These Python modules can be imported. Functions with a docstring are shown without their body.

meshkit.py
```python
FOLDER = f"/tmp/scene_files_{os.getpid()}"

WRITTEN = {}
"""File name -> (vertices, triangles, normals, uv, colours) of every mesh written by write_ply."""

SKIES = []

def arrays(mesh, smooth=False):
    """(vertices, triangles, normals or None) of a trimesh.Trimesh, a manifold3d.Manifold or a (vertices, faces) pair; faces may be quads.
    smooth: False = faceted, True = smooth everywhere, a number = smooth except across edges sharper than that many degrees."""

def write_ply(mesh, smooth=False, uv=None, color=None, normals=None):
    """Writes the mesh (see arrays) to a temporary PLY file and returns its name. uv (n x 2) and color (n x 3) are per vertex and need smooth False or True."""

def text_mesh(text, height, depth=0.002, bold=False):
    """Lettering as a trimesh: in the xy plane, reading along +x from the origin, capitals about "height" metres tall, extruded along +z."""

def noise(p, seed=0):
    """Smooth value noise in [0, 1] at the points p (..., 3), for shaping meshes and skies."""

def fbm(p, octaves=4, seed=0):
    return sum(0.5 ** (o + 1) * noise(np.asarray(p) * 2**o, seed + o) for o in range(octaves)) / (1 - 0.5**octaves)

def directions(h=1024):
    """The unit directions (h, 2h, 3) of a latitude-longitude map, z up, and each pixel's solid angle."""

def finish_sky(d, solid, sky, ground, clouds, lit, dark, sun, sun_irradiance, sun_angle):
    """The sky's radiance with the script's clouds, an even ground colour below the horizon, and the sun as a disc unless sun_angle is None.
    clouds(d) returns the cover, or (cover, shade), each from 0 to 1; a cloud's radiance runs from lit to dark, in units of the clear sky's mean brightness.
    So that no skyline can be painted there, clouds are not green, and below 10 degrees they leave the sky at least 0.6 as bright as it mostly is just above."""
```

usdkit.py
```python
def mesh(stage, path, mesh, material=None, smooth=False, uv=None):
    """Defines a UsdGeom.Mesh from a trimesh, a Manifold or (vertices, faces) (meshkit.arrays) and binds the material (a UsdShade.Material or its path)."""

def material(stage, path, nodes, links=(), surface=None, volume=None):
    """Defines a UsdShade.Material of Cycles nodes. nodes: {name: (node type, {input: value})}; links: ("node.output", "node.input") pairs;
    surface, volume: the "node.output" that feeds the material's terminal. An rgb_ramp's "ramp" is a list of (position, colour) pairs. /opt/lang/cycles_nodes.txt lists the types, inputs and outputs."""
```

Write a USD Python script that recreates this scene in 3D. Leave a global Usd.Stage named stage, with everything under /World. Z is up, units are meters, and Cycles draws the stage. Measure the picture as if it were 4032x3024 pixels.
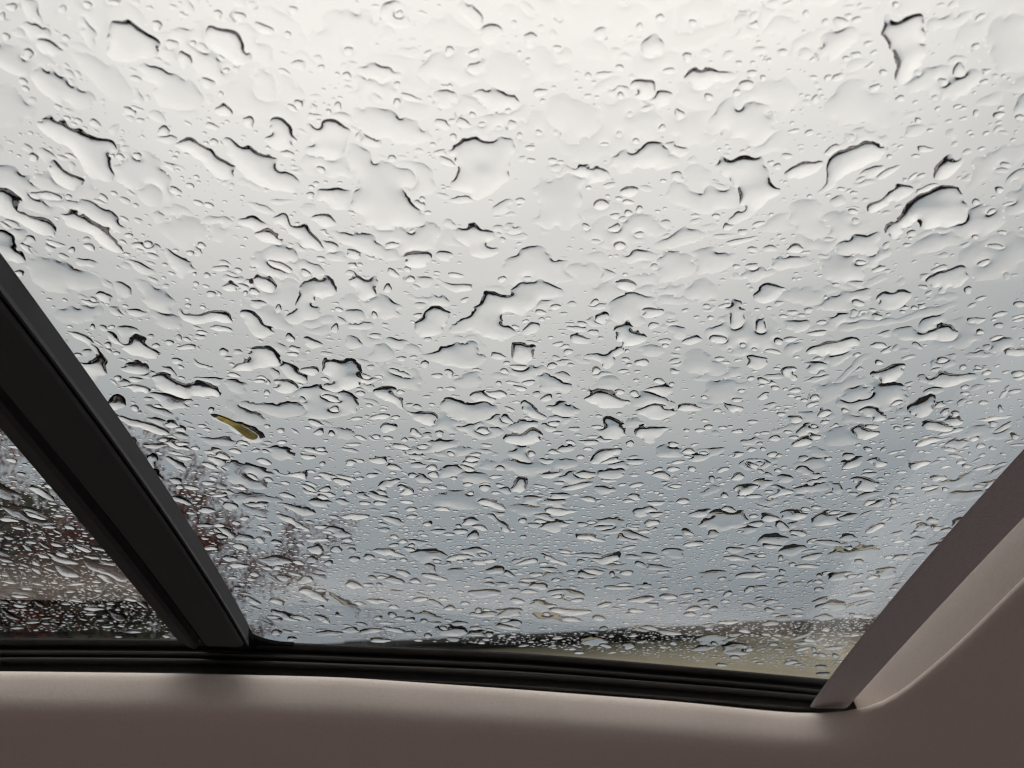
import math, random
import numpy as np
import shapely
from shapely.geometry import Polygon
from shapely import STRtree
from scipy.spatial import Delaunay
from scipy.sparse import coo_matrix, diags
from scipy.sparse.linalg import spsolve
from pxr import Usd, UsdGeom, UsdLux, UsdShade, Sdf, Gf, Vt
import usdkit, meshkit

R = random.Random(7)
RN = np.random.default_rng(11)
stage = Usd.Stage.CreateInMemory()
UsdGeom.SetStageUpAxis(stage, UsdGeom.Tokens.z)
UsdGeom.SetStageMetersPerUnit(stage, 1.0)
UsdGeom.Xform.Define(stage, '/World')
LOOKS = '/World/Looks'
UsdGeom.Scope.Define(stage, LOOKS)
A3 = np.array

# ------------------------------------------------------------------ camera
# the phone is held under a glass roof; the roof falls a little towards the side of the car
FPX, W0, H0 = 3150.0, 4032, 3024
TILT = math.radians(4.0)
PITCH = math.radians(39.7) - TILT
YAW = math.radians(0.74)
CAM = A3([0, 0, 1.35])
XU = A3([1.0, 0, 0])
DV = A3([0, math.cos(TILT), -math.sin(TILT)])      # along the glass, outward
NW = A3([0, math.sin(TILT), math.cos(TILT)])       # out of the glass
FWD = A3([-math.sin(YAW) * math.cos(PITCH), math.cos(YAW) * math.cos(PITCH), math.sin(PITCH)])
RIGHT = A3([math.cos(YAW), math.sin(YAW), 0])
UP = np.cross(RIGHT, FWD)
cam = UsdGeom.Camera.Define(stage, '/World/camera')
M = np.eye(4)
M[0, :3], M[1, :3], M[2, :3], M[3, :3] = RIGHT, UP, -FWD, CAM
cam.AddTransformOp().Set(Gf.Matrix4d(*M.ravel().tolist()))
cam.CreateHorizontalApertureAttr(36.0)
cam.CreateVerticalApertureAttr(27.0)
cam.CreateFocalLengthAttr(36.0 * FPX / W0)
cam.CreateClippingRangeAttr(Gf.Vec2f(0.02, 3000.0))
cam.CreateFocusDistanceAttr(0.36)
cam.CreateFStopAttr(19.0)
cam.CreateExposureAttr(0.0)

# ------------------------------------------------------------------ sky and sun (overcast, raining)
SUN_EL, SUN_AZ = math.radians(58), math.radians(195)
SKY = 0.1
sky = UsdLux.DomeLight.Define(stage, '/World/sky')
sky.GetPrim().SetCustomDataByKey('kind', 'structure')
sky.GetPrim().SetCustomDataByKey('label', 'pale overcast rain sky darkening towards the horizon')
sky.GetPrim().SetCustomDataByKey('category', 'sky')
skym = usdkit.material(stage, LOOKS + '/sky', {
    'sky': ('sky_texture', {'sky_type': 'single_scattering', 'sun_disc': False, 'sun_elevation': SUN_EL, 'sun_rotation': SUN_AZ}),
    'co': ('texture_coordinate', {}),
    'sep': ('separate_xyz', {}),
    'map': ('mapping', {'scale': (1.3, 1.3, 3.2)}),
    'noise': ('noise_texture', {'scale': 1.6, 'detail': 4.0, 'roughness': 0.5, 'distortion': 0.4}),
    'wob': ('map_range', {'from_min': 0.25, 'from_max': 0.75, 'to_min': -0.05, 'to_max': 0.05}),
    'add': ('math', {'math_type': 'add'}),
    'ramp': ('rgb_ramp', {'ramp': [(0.0, (2.6, 2.8, 3.0)), (0.2, (3.0, 3.2, 3.4)), (0.37, (3.35, 3.7, 3.98)), (0.46, (3.55, 3.84, 4.05)),
                                   (0.52, (4.65, 4.78, 4.8)), (0.59, (5.7, 5.7, 5.6)), (0.68, (7.2, 7.05, 6.8)),
                                   (0.84, (9.9, 9.55, 9.1)), (1.0, (12.5, 12.1, 11.5))]}),
    'mix': ('mix', {'mix_type': 'mix', 'fac': 0.96}),
    'bg': ('background_shader', {'strength': SKY})},
    [('co.generated', 'sep.vector'), ('co.generated', 'map.vector'), ('map.vector', 'noise.vector'), ('noise.fac', 'wob.value'),
     ('sep.z', 'add.value1'), ('wob.result', 'add.value2'), ('add.value', 'ramp.fac'),
     ('sky.color', 'mix.color1'), ('ramp.color', 'mix.color2'), ('mix.color', 'bg.color')], surface='bg.background')
UsdShade.MaterialBindingAPI.Apply(sky.GetPrim()).Bind(skym)
sun = UsdLux.DistantLight.Define(stage, '/World/sun')
sun.CreateIntensityAttr(0.27)
sun.CreateAngleAttr(45.0)
sun.CreateNormalizeAttr(True)
sun.CreateColorAttr(Gf.Vec3f(1.0, 0.97, 0.93))
sd = A3([math.sin(SUN_AZ) * math.cos(SUN_EL), math.cos(SUN_AZ) * math.cos(SUN_EL), math.sin(SUN_EL)])
zz = sd
xx = np.cross([0, 0, 1], zz); xx /= np.linalg.norm(xx)
yy = np.cross(zz, xx)
S = np.eye(4); S[0, :3], S[1, :3], S[2, :3] = xx, yy, zz
sun.AddTransformOp().Set(Gf.Matrix4d(*S.ravel().tolist()))

# ------------------------------------------------------------------ helpers
H = 0.20            # the glass is this far above the phone, measured square to it
TOP = H + 0.004     # its outer face


def ray(px, py):
    return FWD + (px - W0 / 2) / FPX * RIGHT - (py - H0 / 2) / FPX * UP


def uv_at(px, py, w):
    """the point of the plane w above the camera, parallel to the glass, seen at a place of the photograph"""
    d = ray(px, py)
    t = w / (d @ NW)
    p = t * d
    return A3([p @ XU, p @ DV])


def uvs_at(pts, w):
    return A3([uv_at(x, y, w) for x, y in pts])


def P(u, v, w):
    u, v, w = np.broadcast_arrays(np.asarray(u, float), np.asarray(v, float), np.asarray(w, float))
    return CAM + u[..., None] * XU + v[..., None] * DV + w[..., None] * NW


def world_at(px, py, dist):
    d = ray(px, py)
    return CAM + d * dist / math.hypot(d[0], d[1])


names = {}


def numbered(parent, name):
    k = names.get((parent, name), -1) + 1
    names[(parent, name)] = k
    return f'{parent}/{name}' + (f'_{k:03d}' if k else '')


def tag(prim, label=None, category=None, group=None, kind=None):
    for k, x in (('label', label), ('category', category), ('group', group), ('kind', kind)):
        if x:
            prim.SetCustomDataByKey(k, x)
    return prim


def path_of(parent):
    return '/World' if parent is None else str(parent.GetPath())


def obj(name, mesh, mat, parent=None, smooth=False):
    return usdkit.mesh(stage, numbered(path_of(parent), name), mesh, mat, smooth=smooth).GetPrim()


def mesh_n(name, v, f, n, mat, parent=None):
    m = UsdGeom.Mesh.Define(stage, numbered(path_of(parent), name))
    m.CreatePointsAttr(Vt.Vec3fArray.FromNumpy(v.astype(np.float32)))
    m.CreateFaceVertexCountsAttr(Vt.IntArray.FromNumpy(np.full(len(f), 3, np.int32)))
    m.CreateFaceVertexIndicesAttr(Vt.IntArray.FromNumpy(f.astype(np.int32).ravel()))
    m.CreateSubdivisionSchemeAttr('none')
    m.CreateNormalsAttr(Vt.Vec3fArray.FromNumpy(n.astype(np.float32)))
    m.SetNormalsInterpolation('vertex')
    wet = (n @ NW < -.9999).astype(np.float32)
    UsdGeom.PrimvarsAPI(m).CreatePrimvar('wet', Sdf.ValueTypeNames.FloatArray, 'vertex').Set(Vt.FloatArray.FromNumpy(wet))
    UsdShade.MaterialBindingAPI.Apply(m.GetPrim()).Bind(mat)
    return m.GetPrim()


def thing(name, label, category, group=None):
    return tag(UsdGeom.Xform.Define(stage, numbered('/World', name)).GetPrim(), label, category, group)


def grid_mesh(rows, close_u=False, close_v=False):
    """rows: (n, m, 3) points"""
    g = np.asarray(rows, float)
    n, m = g.shape[:2]
    f = []
    for i in range(n if close_u else n - 1):
        for j in range(m if close_v else m - 1):
            a, b, c, d = i * m + j, ((i + 1) % n) * m + j, ((i + 1) % n) * m + (j + 1) % m, i * m + (j + 1) % m
            f += [(a, b, c), (a, c, d)]
    return g.reshape(-1, 3), A3(f)


def prism(poly, w0, w1):
    """a flat polygon of the glass frame between two heights"""
    import trimesh
    m = trimesh.creation.extrude_polygon(Polygon(poly).buffer(0), w1 - w0, engine='earcut')
    v = m.vertices
    return P(v[:, 0], v[:, 1], v[:, 2] + w0), m.faces


def ext_box(c, sx, sy, sz, rz=0.0):
    import trimesh
    m = trimesh.creation.box((sx, sy, sz))
    m.apply_transform(trimesh.transformations.rotation_matrix(rz, [0, 0, 1]))
    m.apply_translation(c)
    return m


def plain(name, color, rough=0.5, bump=None, vary=None, spec=0.5):
    n = {'p': ('principled_bsdf', {'base_color': color, 'roughness': rough, 'specular_ior_level': spec})}
    l = []
    if vary:
        sc, amt = vary
        n['g'] = ('geometry', {})
        n['nz'] = ('noise_texture', {'scale': sc, 'detail': 4.0, 'roughness': 0.6})
        lo, hi = A3(color) * (1 - amt), A3(color) * (1 + amt)
        n['r'] = ('rgb_ramp', {'ramp': [(0.3, tuple(lo)), (0.7, tuple(hi))]})
        l += [('g.position', 'nz.vector'), ('nz.fac', 'r.fac'), ('r.color', 'p.base_color')]
    if bump:
        sc, st, dist = bump
        n['g2'] = ('geometry', {})
        n['bn'] = ('noise_texture', {'scale': sc, 'detail': 3.0, 'roughness': 0.6})
        n['b'] = ('bump', {'strength': st, 'distance': dist})
        l += [('g2.position', 'bn.vector'), ('bn.fac', 'b.height'), ('b.normal', 'p.normal')]
    return usdkit.material(stage, f'{LOOKS}/{name}', n, l, surface='p.BSDF')


# ------------------------------------------------------------------ materials
# water: where it touches the pane (primvar wet = 1) light passes into the glass without a mirror image
m_water = usdkit.material(stage, LOOKS + '/water', {'g': ('glass_bsdf', {'color': (1, 1, 1), 'roughness': 0.0, 'IOR': 1.333}),
    'r': ('refraction_bsdf', {'color': (1, 1, 1), 'roughness': 0.0, 'IOR': 1.333}), 'a': ('attribute', {'attribute': 'wet'}), 'm': ('mix_closure', {})},
    [('a.fac', 'm.fac'), ('g.BSDF', 'm.closure1'), ('r.BSDF', 'm.closure2')], surface='m.closure')
m_pane = usdkit.material(stage, LOOKS + '/pane', {
    'geo': ('geometry', {}), 'ior': ('mix_float', {'a': 1.5, 'b': 1 / 1.5}), 'f': ('fresnel', {}),
    't': ('transparent_bsdf', {'color': (0.985, 0.99, 0.985)}), 'gl': ('glossy_bsdf', {'roughness': 0.0, 'color': (1, 1, 1)}), 'm': ('mix_closure', {})},
    [('geo.backfacing', 'ior.fac'), ('ior.result', 'f.IOR'), ('f.fac', 'm.fac'), ('t.BSDF', 'm.closure1'), ('gl.BSDF', 'm.closure2')], surface='m.closure')
m_liner = plain('liner_cloth', (0.74, 0.655, 0.60), 0.95, bump=(1100, 0.10, 0.0008), vary=(650, 0.06), spec=0.1)
m_shade = plain('shade_cloth', (0.56, 0.54, 0.53), 0.9, bump=(1100, 0.3, 0.0008), vary=(700, 0.10), spec=0.2)
m_black = plain('black_plastic', (0.024, 0.023, 0.023), 0.55, bump=(1500, 0.2, 0.0004), spec=0.4)
m_beam = plain('beam_plastic', (0.078, 0.081, 0.083), 0.95, bump=(1500, 0.25, 0.0005), spec=0.05)
m_rubber = plain('seal_rubber', (0.012, 0.012, 0.012), 1.0, spec=0.02)
m_bevel = plain('frit_bevel', (0.095, 0.097, 0.102), 1.0, spec=0.03)
m_rail = plain('rail_black', (0.03, 0.029, 0.028), 0.45, spec=0.5)
m_paint = plain('black_paint', (0.02, 0.02, 0.022), 0.15)
m_pillar = plain('pillar_trim', (0.21, 0.20, 0.19), 0.9)
m_floor = plain('floor_carpet', (0.44, 0.365, 0.37), 0.95, vary=(60, 0.2))
m_door = plain('door_trim', (0.56, 0.465, 0.47), 0.8, vary=(30, 0.1))

# ------------------------------------------------------------------ the car's roof, seen from inside
car = thing('car', 'dark car seen from inside with glass roof, black rail and grey beige headliner', 'car')

def curve(pts, w, n=60):
    q = uvs_at(pts, w)
    u = np.linspace(q[0, 0], q[-1, 0], n)
    return u, np.interp(u, q[:, 0], q[:, 1])

def smooth_curve(pts, w, n=90, k=9):
    from scipy.interpolate import PchipInterpolator
    q = uvs_at(pts, w)
    u = np.linspace(q[0, 0], q[-1, 0], n)
    return u, PchipInterpolator(q[:, 0], q[:, 1])(u)

EDGE = [(-900, 2520), (-300, 2513), (0, 2511), (674, 2514), (1033, 2524), (1344, 2536), (1952, 2563), (2688, 2620), (3262, 2672), (3750, 2716), (4500, 2790)]
eu, ev = smooth_curve(EDGE, H)
edge_v = lambda u: np.interp(u, eu, ev)
REAR, FRONT, NEAR = eu[0], eu[-1], -0.46
ub = lambda px, w, py=2016: uv_at(px, py, w)[0]
u_left = ub(276, H)          # where the rear pane ends at the beam
u_right = ub(697, H)         # where the front pane begins

# the beam bows a little, as the roof does
_be = uvs_at([(-120, 878), (0, 1025), (237, 1327), (498, 1725), (711, 2033), (984, 2496), (1040, 2600)], 0.1985)
_fit = np.polyfit(_be[:, 1], _be[:, 0], 2)
_ref = np.polyval(_fit, uv_at(697, 2016, 0.1985)[1])
def bow(v):
    v_ = max(v, _be[0, 1] - .02)
    return float(np.polyval(_fit, v_)) - _ref
def bend(u, v):
    return u + bow(v) * (.3 + .7 * min(1, max(0, (u - u_left) / (u_right - u_left))))

def pane_poly(u0, u1):
    uu = np.linspace(u0, u1, 40)
    return [(u0, NEAR)] + [(a, edge_v(a) + 0.012) for a in uu] + [(u1, NEAR)]

obj('glass_panel', prism(pane_poly(u_right - 0.045, FRONT), H, TOP), m_pane, car)
tag(obj('glass_panel', prism(pane_poly(REAR, u_left + 0.006), H, TOP), m_pane, car), 'rear roof glass left of the cross beam')

# cross beam between the two panes: a dark body with a groove, and a paler bevel beside the front pane
VB = lambda u, extra=0.0: float(edge_v(u)) + extra
def beam_part(name, prof, mat, parent, v1=0.004, bev=True):
    """prof: (u, w) closed outline swept along the width of the car"""
    n = len(prof)
    rows = []
    for v in [NEAR, -0.2] + list(np.linspace(0, .44, 24)) + [None]:
        rows.append([P(bend(a, VB(a, v1) if v is None else v), VB(a, v1) if v is None else v, b) for a, b in prof])
    v, f = grid_mesh(rows, close_v=True)
    caps = []
    for base in (0, (len(rows) - 1) * n):
        caps += [(base, base + i, base + i + 1) for i in range(1, n - 1)]
    return obj(name, (v, np.vstack([f, caps])), mat, parent, smooth=35)

wb = 0.183
b0, b1, b2, b3 = ub(395, wb), ub(612, wb), ub(640, 0.187), ub(689, 0.196)
beam = beam_part('cross_beam', [(b0, 0.1985), (b0, wb + .002), (b0 + .0015, wb + .0004), (b0 + .004, wb), (b1 - .004, wb), (b1 - .001, wb + .0008), (b1 - .0002, wb + .002), (b1 - .009, 0.1985)], m_beam, car, -.033)
beam_part('bevel', [(b2 - .001, 0.1988), (b2, 0.1865), (b2 + .0015, 0.1862), (b3 - .001, 0.1952), (b3, 0.1964), (b3, 0.1988)], m_bevel, beam, -.027)
beam_part('seal', [(b3 + .0004, 0.1992), (b3 + .0006, 0.1955), (u_right - .001, 0.1962), (u_right, 0.1975), (u_right, 0.1992)], m_rubber, beam)
g0, g1 = ub(276, 0.194), ub(356, 0.190)
beam_part('rear_strip', [(g0, 0.1984), (g0 + .0003, 0.1945), (g0 + .002, 0.1935), (g1 - .002, 0.1895), (g1, 0.191), (g1, 0.1984)], m_beam, beam, -.010)
beam_part('groove', [(g1 + .0006, 0.1990), (g1 + .0006, 0.1952), (b0 + .003, 0.1952), (b0 + .006, 0.1968), (b3 + .0002, 0.1968), (b3 + .0002, 0.1990)], m_rubber, beam)
# rounded corner where the front pane meets beam and rail
rc = 0.026
cu, cv = bend(u_right, .5), VB(u_right + .012) - .0004
arc = [(cu + rc - rc * math.cos(t), cv - rc + rc * math.sin(t)) for t in np.linspace(0, math.pi / 2, 14)]
tag(obj('corner_fillet', prism([(cu - .003, cv - rc)] + arc + [(cu + rc, cv + .004), (cu - .003, cv + .004)], 0.1974, 0.1996), m_rubber, beam), 'rounded black corner of the front pane')

# side rail along the far edge of the glass: a backing with grooves and three long beads
def swept(name, prof, mat, parent, u0=REAR, u1=FRONT, n=120, smooth=40, closed=False):
    uu = np.linspace(u0, u1, n)
    rows = [[P(a, edge_v(a) + dv, H + dw) for dv, dw in prof] for a in uu]
    v, f = grid_mesh(rows, close_v=closed)
    return obj(name, (v, f), mat, parent, smooth=smooth)

rail = swept('side_rail', [(-.0005, -.0006), (-.0005, -.0015), (.0015, -.0032), (.004, -.0038), (.008, -.0042), (.010, -.009), (.010, -.034), (.020, -.036), (.020, -.0006)], m_rail, car, closed=True)
def bead(dv, dw, rv, rw):
    return [(dv + rv * math.cos(t), dw + rw * math.sin(t)) for t in np.linspace(0, 2 * math.pi, 14, endpoint=False)]
for dv, dw, rv, rw in ((.0055, -.0084, .0040, .0017), (.0055, -.0130, .0045, .0019), (.0065, -.0205, .0028, .0010)):
    swept('bead', bead(dv, dw, rv, rw), m_rail, rail, closed=True)

# headliner: the rolled lip of the opening, then the cloth falling away to the doors
WL = 0.172
LIP = [(-900, 2655), (-300, 2650), (0, 2652), (700, 2660), (1344, 2675), (2012, 2721), (2688, 2772), (3071, 2812), (3230, 2822), (3330, 2820), (3417, 2804), (3480, 2775), (3539, 2733), (3660, 2633), (3780, 2527), (4032, 2274), (4300, 2010)]
lip = uvs_at(LIP, WL)
far = [(lip[-1, 0] + .002, 0.0), (lip[-1, 0] + .002, -0.3), (lip[-1, 0] - .03, -0.43), (lip[-1, 0] - .1, -0.46), (0.0, -0.46), (lip[0, 0] + .1, -0.46), (lip[0, 0] + .02, -0.42), (lip[0, 0], -.3), (lip[0, 0], 0.0), (lip[0, 0], .3), (lip[0, 0] + .002, lip[0, 1] - .03)]
ring = np.vstack([lip[1:], far])
def dense(p, step=0.012):
    out = []
    for a, b in zip(p, np.roll(p, -1, axis=0)):
        k = max(1, int(np.linalg.norm(b - a) / step))
        out += [a + (b - a) * i / k for i in range(k)]
    return A3(out)
ringd = dense(ring)
for _ in range(3):
    ringd = (np.roll(ringd, 1, 0) + 2 * ringd + np.roll(ringd, -1, 0)) / 4
tg = np.roll(ringd, -1, 0) - np.roll(ringd, 1, 0)
for _ in range(4):
    tg = (np.roll(tg, 1, 0) + 2 * tg + np.roll(tg, -1, 0)) / 4
nr = np.stack([-tg[:, 1], tg[:, 0]], 1)
nr /= np.linalg.norm(nr, axis=1, keepdims=True)
if nr[5] @ (ringd[5] - ringd.mean(0)) < 0:
    nr = -nr
PROF = [(.012, .0038), (.006, .0034), (.0030, .0024), (.0011, .0009), (.0002, -.0012), (.0, -.004), (.0005, -.009), (.0015, -.0135), (.0034, -.0175), (.007, -.0208), (.013, -.0235), (.024, -.026), (.045, -.0295), (.08, -.036), (.13, -.048), (.19, -.07)]
PROF2 = [(.012, .0038), (.006, .0034), (.0030, .0024), (.0011, .0010), (.0003, -.0004), (.0006, -.0016), (.0026, -.0036), (.0056, -.0058), (.010, -.0085), (.016, -.0115), (.025, -.0155), (.038, -.0205), (.058, -.0275), (.09, -.037), (.14, -.052), (.20, -.075)]
def turn(c, k):
    t_ = min(1, max(0, (k[0] - .25) / .6))
    return .8 * t_ * t_ * (3 - 2 * t_)
rows = []
for c, k in zip(ringd, nr):
    t_ = turn(c, k)
    rows.append([P(c[0] + (d * (1 - t_) + d2 * t_) * k[0], c[1] + (d * (1 - t_) + d2 * t_) * k[1], WL + dz * (1 - t_) + dz2 * t_) for (d, dz), (d2, dz2) in zip(PROF, PROF2)])
tag(obj('headliner', grid_mesh(rows, close_u=True), m_liner, car, smooth=60), 'grey beige headliner with a rolled edge around the glass roof')

# upright beige return of the opening at the front, above the lip
fl = [i for i in range(len(lip)) if LIP[i][0] >= 3417]
rp = [tuple(uv_at(3378, 2812, WL))] + [(lip[i, 0], lip[i, 1]) for i in fl] + [(lip[-1, 0] + .002, 0.0), (lip[-1, 0] + .002, NEAR)]
rp = A3(rp)
rows = [[P(a + .003 - .2 * (dz + .002), b + .003, WL + dz) for dz in (-.002, .004, .012, .027)] for a, b in rp]
tag(obj('opening_return', grid_mesh(rows), m_liner, car, smooth=50), 'pale upright return at the front of the roof opening')

# retracted sunshade: the grey end bar of the blind
ws = 0.180
sA = uvs_at([(3181, 2790), (3312, 2623), (3441, 2453), (3605, 2243), (3715, 2122), (3818, 2012), (4032, 1777), (4200, 1595)], ws)
sB = uvs_at([(3322, 2812), (3460, 2662), (3599, 2510), (3782, 2308), (4032, 2055), (4200, 1880)], ws)
fA, fB = np.polyfit(sA[:, 1], sA[:, 0], 2), np.polyfit(sB[:, 1], sB[:, 0], 2)
at_v = lambda c, v: float(np.polyval(fA if c is sA else fB, max(v, .12)))
sa, sb, sv = at_v(sA, .4), at_v(sB, .4), sA[0, 1]
prof = [(0, .0135, .006), (0, .0035, .0022), (0, .0012, .0014), (0, .0003, .0008), (0, .0009, .0002), (0, .0030, 0), (1, -.003, 0), (1, -.0008, .0008), (1, 0, .002), (1, 0, .006)]
rows = []
for v in [NEAR, -.1, .05] + list(np.linspace(.12, sv - .006, 26)) + [sv - .004, sv - .0012, sv]:
    ins = .0016 if v == sv else .0004 if v > sv - .002 else 0
    ea_, eb_ = at_v(sA, v), at_v(sB, v)
    rows.append([P((eb_ if k else ea_ + ins) + du, v, ws + dw) for k, du, dw in prof])
v_, f_ = grid_mesh(rows, close_v=True)
k_ = len(prof)
cap = [((len(rows) - 1) * k_, (len(rows) - 1) * k_ + i, (len(rows) - 1) * k_ + i + 1) for i in range(1, k_ - 1)]
tag(obj('sunshade', (v_, np.vstack([f_, cap])), m_shade, car, smooth=50), 'grey end bar of the retracted sunshade')

# outer roof skin round the glass, doors and floor that shut the cabin
def annulus(inner, outer, w0, w1, name, mat, label=None):
    import trimesh
    pg = Polygon(outer, [inner])
    m = trimesh.creation.extrude_polygon(pg, w1 - w0, engine='earcut')
    v = m.vertices
    return tag(obj(name, (P(v[:, 0], v[:, 1], v[:, 2] + w0), m.faces), mat, car), label)
inner = [(a, edge_v(a) + .014) for a in np.linspace(REAR + .001, FRONT - .001, 30)] + [(FRONT - .001, NEAR + .002), (REAR + .001, NEAR + .002)]
annulus(inner, [(REAR - .35, .69), (FRONT + .3, .74), (FRONT + .3, -.66), (REAR - .35, -.66)], H - .003, H + .003, 'roof_skin', m_paint)
annulus(inner, [(REAR - .35, .69), (FRONT + .3, .74), (FRONT + .3, -.66), (REAR - .35, -.66)], H - .016, H - .008, 'roof_frame', m_rubber)
for sgn, vv in ((1, .735), (-1, -.66)):
    obj('door_panel', prism([(REAR - .35, vv - .03 * sgn), (FRONT + .3, vv - .03 * sgn), (FRONT + .3, vv), (REAR - .35, vv)], -1.0, -.38), m_door, car)
    obj('roof_side', prism([(REAR - .35, vv - .03 * sgn), (FRONT + .3, vv - .03 * sgn), (FRONT + .3, vv), (REAR - .35, vv)], .05, H - .004), m_pillar, car)
    obj('door_window', prism([(REAR - .35, vv - .012 * sgn), (FRONT + .3, vv - .012 * sgn), (FRONT + .3, vv - .008 * sgn), (REAR - .35, vv - .008 * sgn)], -.38, .05), m_pane, car)
obj('rear_wall', prism([(REAR - .35, -.66), (REAR - .32, -.66), (REAR - .32, .735), (REAR - .35, .735)], -1.0, H - .004), m_door, car)
obj('dashboard', prism([(FRONT + .27, -.66), (FRONT + .3, -.66), (FRONT + .3, .735), (FRONT + .27, .735)], -1.0, -.36), m_door, car)
obj('windscreen', prism([(FRONT + .28, -.66), (FRONT + .285, -.66), (FRONT + .285, .735), (FRONT + .28, .735)], -.36, .08), m_pane, car)
obj('roof_front', prism([(FRONT + .27, -.66), (FRONT + .3, -.66), (FRONT + .3, .735), (FRONT + .27, .735)], .08, H - .004), m_paint, car)
obj('floor', prism([(REAR - .35, -.66), (FRONT + .3, -.66), (FRONT + .3, .735), (REAR - .35, .735)], -1.05, -1.0), m_floor, car)

# ------------------------------------------------------------------ outside: ground, building, trees
m_asphalt = plain('wet_asphalt', (0.045, 0.046, 0.05), 0.35, bump=(60, 0.3, 0.01), vary=(3, 0.3))
m_grass = plain('grass_ground', (0.085, 0.085, 0.055), 0.9, vary=(1.5, 0.35))
m_stucco = plain('tan_stucco', (0.82, 0.72, 0.54), 0.9, bump=(25, 0.4, 0.02), vary=(0.9, 0.10), spec=0.2)
m_fascia = plain('dark_roof_edge', (0.022, 0.023, 0.028), 0.7, vary=(6, 0.3))
m_roof = plain('dark_shingle', (0.03, 0.031, 0.036), 0.85, vary=(4, 0.3))
m_bark = plain('bark', (0.075, 0.05, 0.045), 0.9, vary=(18, 0.35))
m_greybark = plain('grey_bark', (0.13, 0.125, 0.12), 0.9, vary=(18, 0.3))

def leaf_mat(name, c0, c1, c2, trans=0.3):
    return usdkit.material(stage, f'{LOOKS}/{name}', {
        'g': ('geometry', {}), 'r': ('rgb_ramp', {'ramp': [(0, c0), (0.5, c1), (1, c2)]}),
        'd': ('diffuse_bsdf', {}), 't': ('translucent_bsdf', {}), 'm': ('mix_closure', {'fac': trans})},
        [('g.random_per_island', 'r.fac'), ('r.color', 'd.color'), ('r.color', 't.color'), ('d.BSDF', 'm.closure1'), ('t.BSDF', 'm.closure2')], surface='m.closure')
m_red = leaf_mat('red_buds', (0.14, 0.05, 0.036), (0.21, 0.085, 0.06), (0.28, 0.14, 0.10))
m_pink = leaf_mat('pinkish_buds', (0.30, 0.23, 0.19), (0.42, 0.33, 0.27), (0.36, 0.31, 0.22))
m_green = leaf_mat('dark_needles', (0.08, 0.085, 0.055), (0.13, 0.135, 0.09), (0.2, 0.185, 0.125), 0.35)

gx = [(-300, -200), (300, -200), (300, 400), (-300, 400)]
tag(obj('ground', (A3([(x, y, 0.0) for x, y in gx]), A3([(0, 1, 2), (0, 2, 3)])), m_grass), 'dull green grass ground around the parked car', 'ground', kind='structure')
tag(obj('car_park', (A3([(-40, -12, .004), (40, -12, .004), (40, 4.2, .004), (-40, 4.2, .004)]), A3([(0, 1, 2), (0, 2, 3)])), m_asphalt), 'wet dark asphalt that the car stands on', 'car park', kind='structure')

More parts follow.
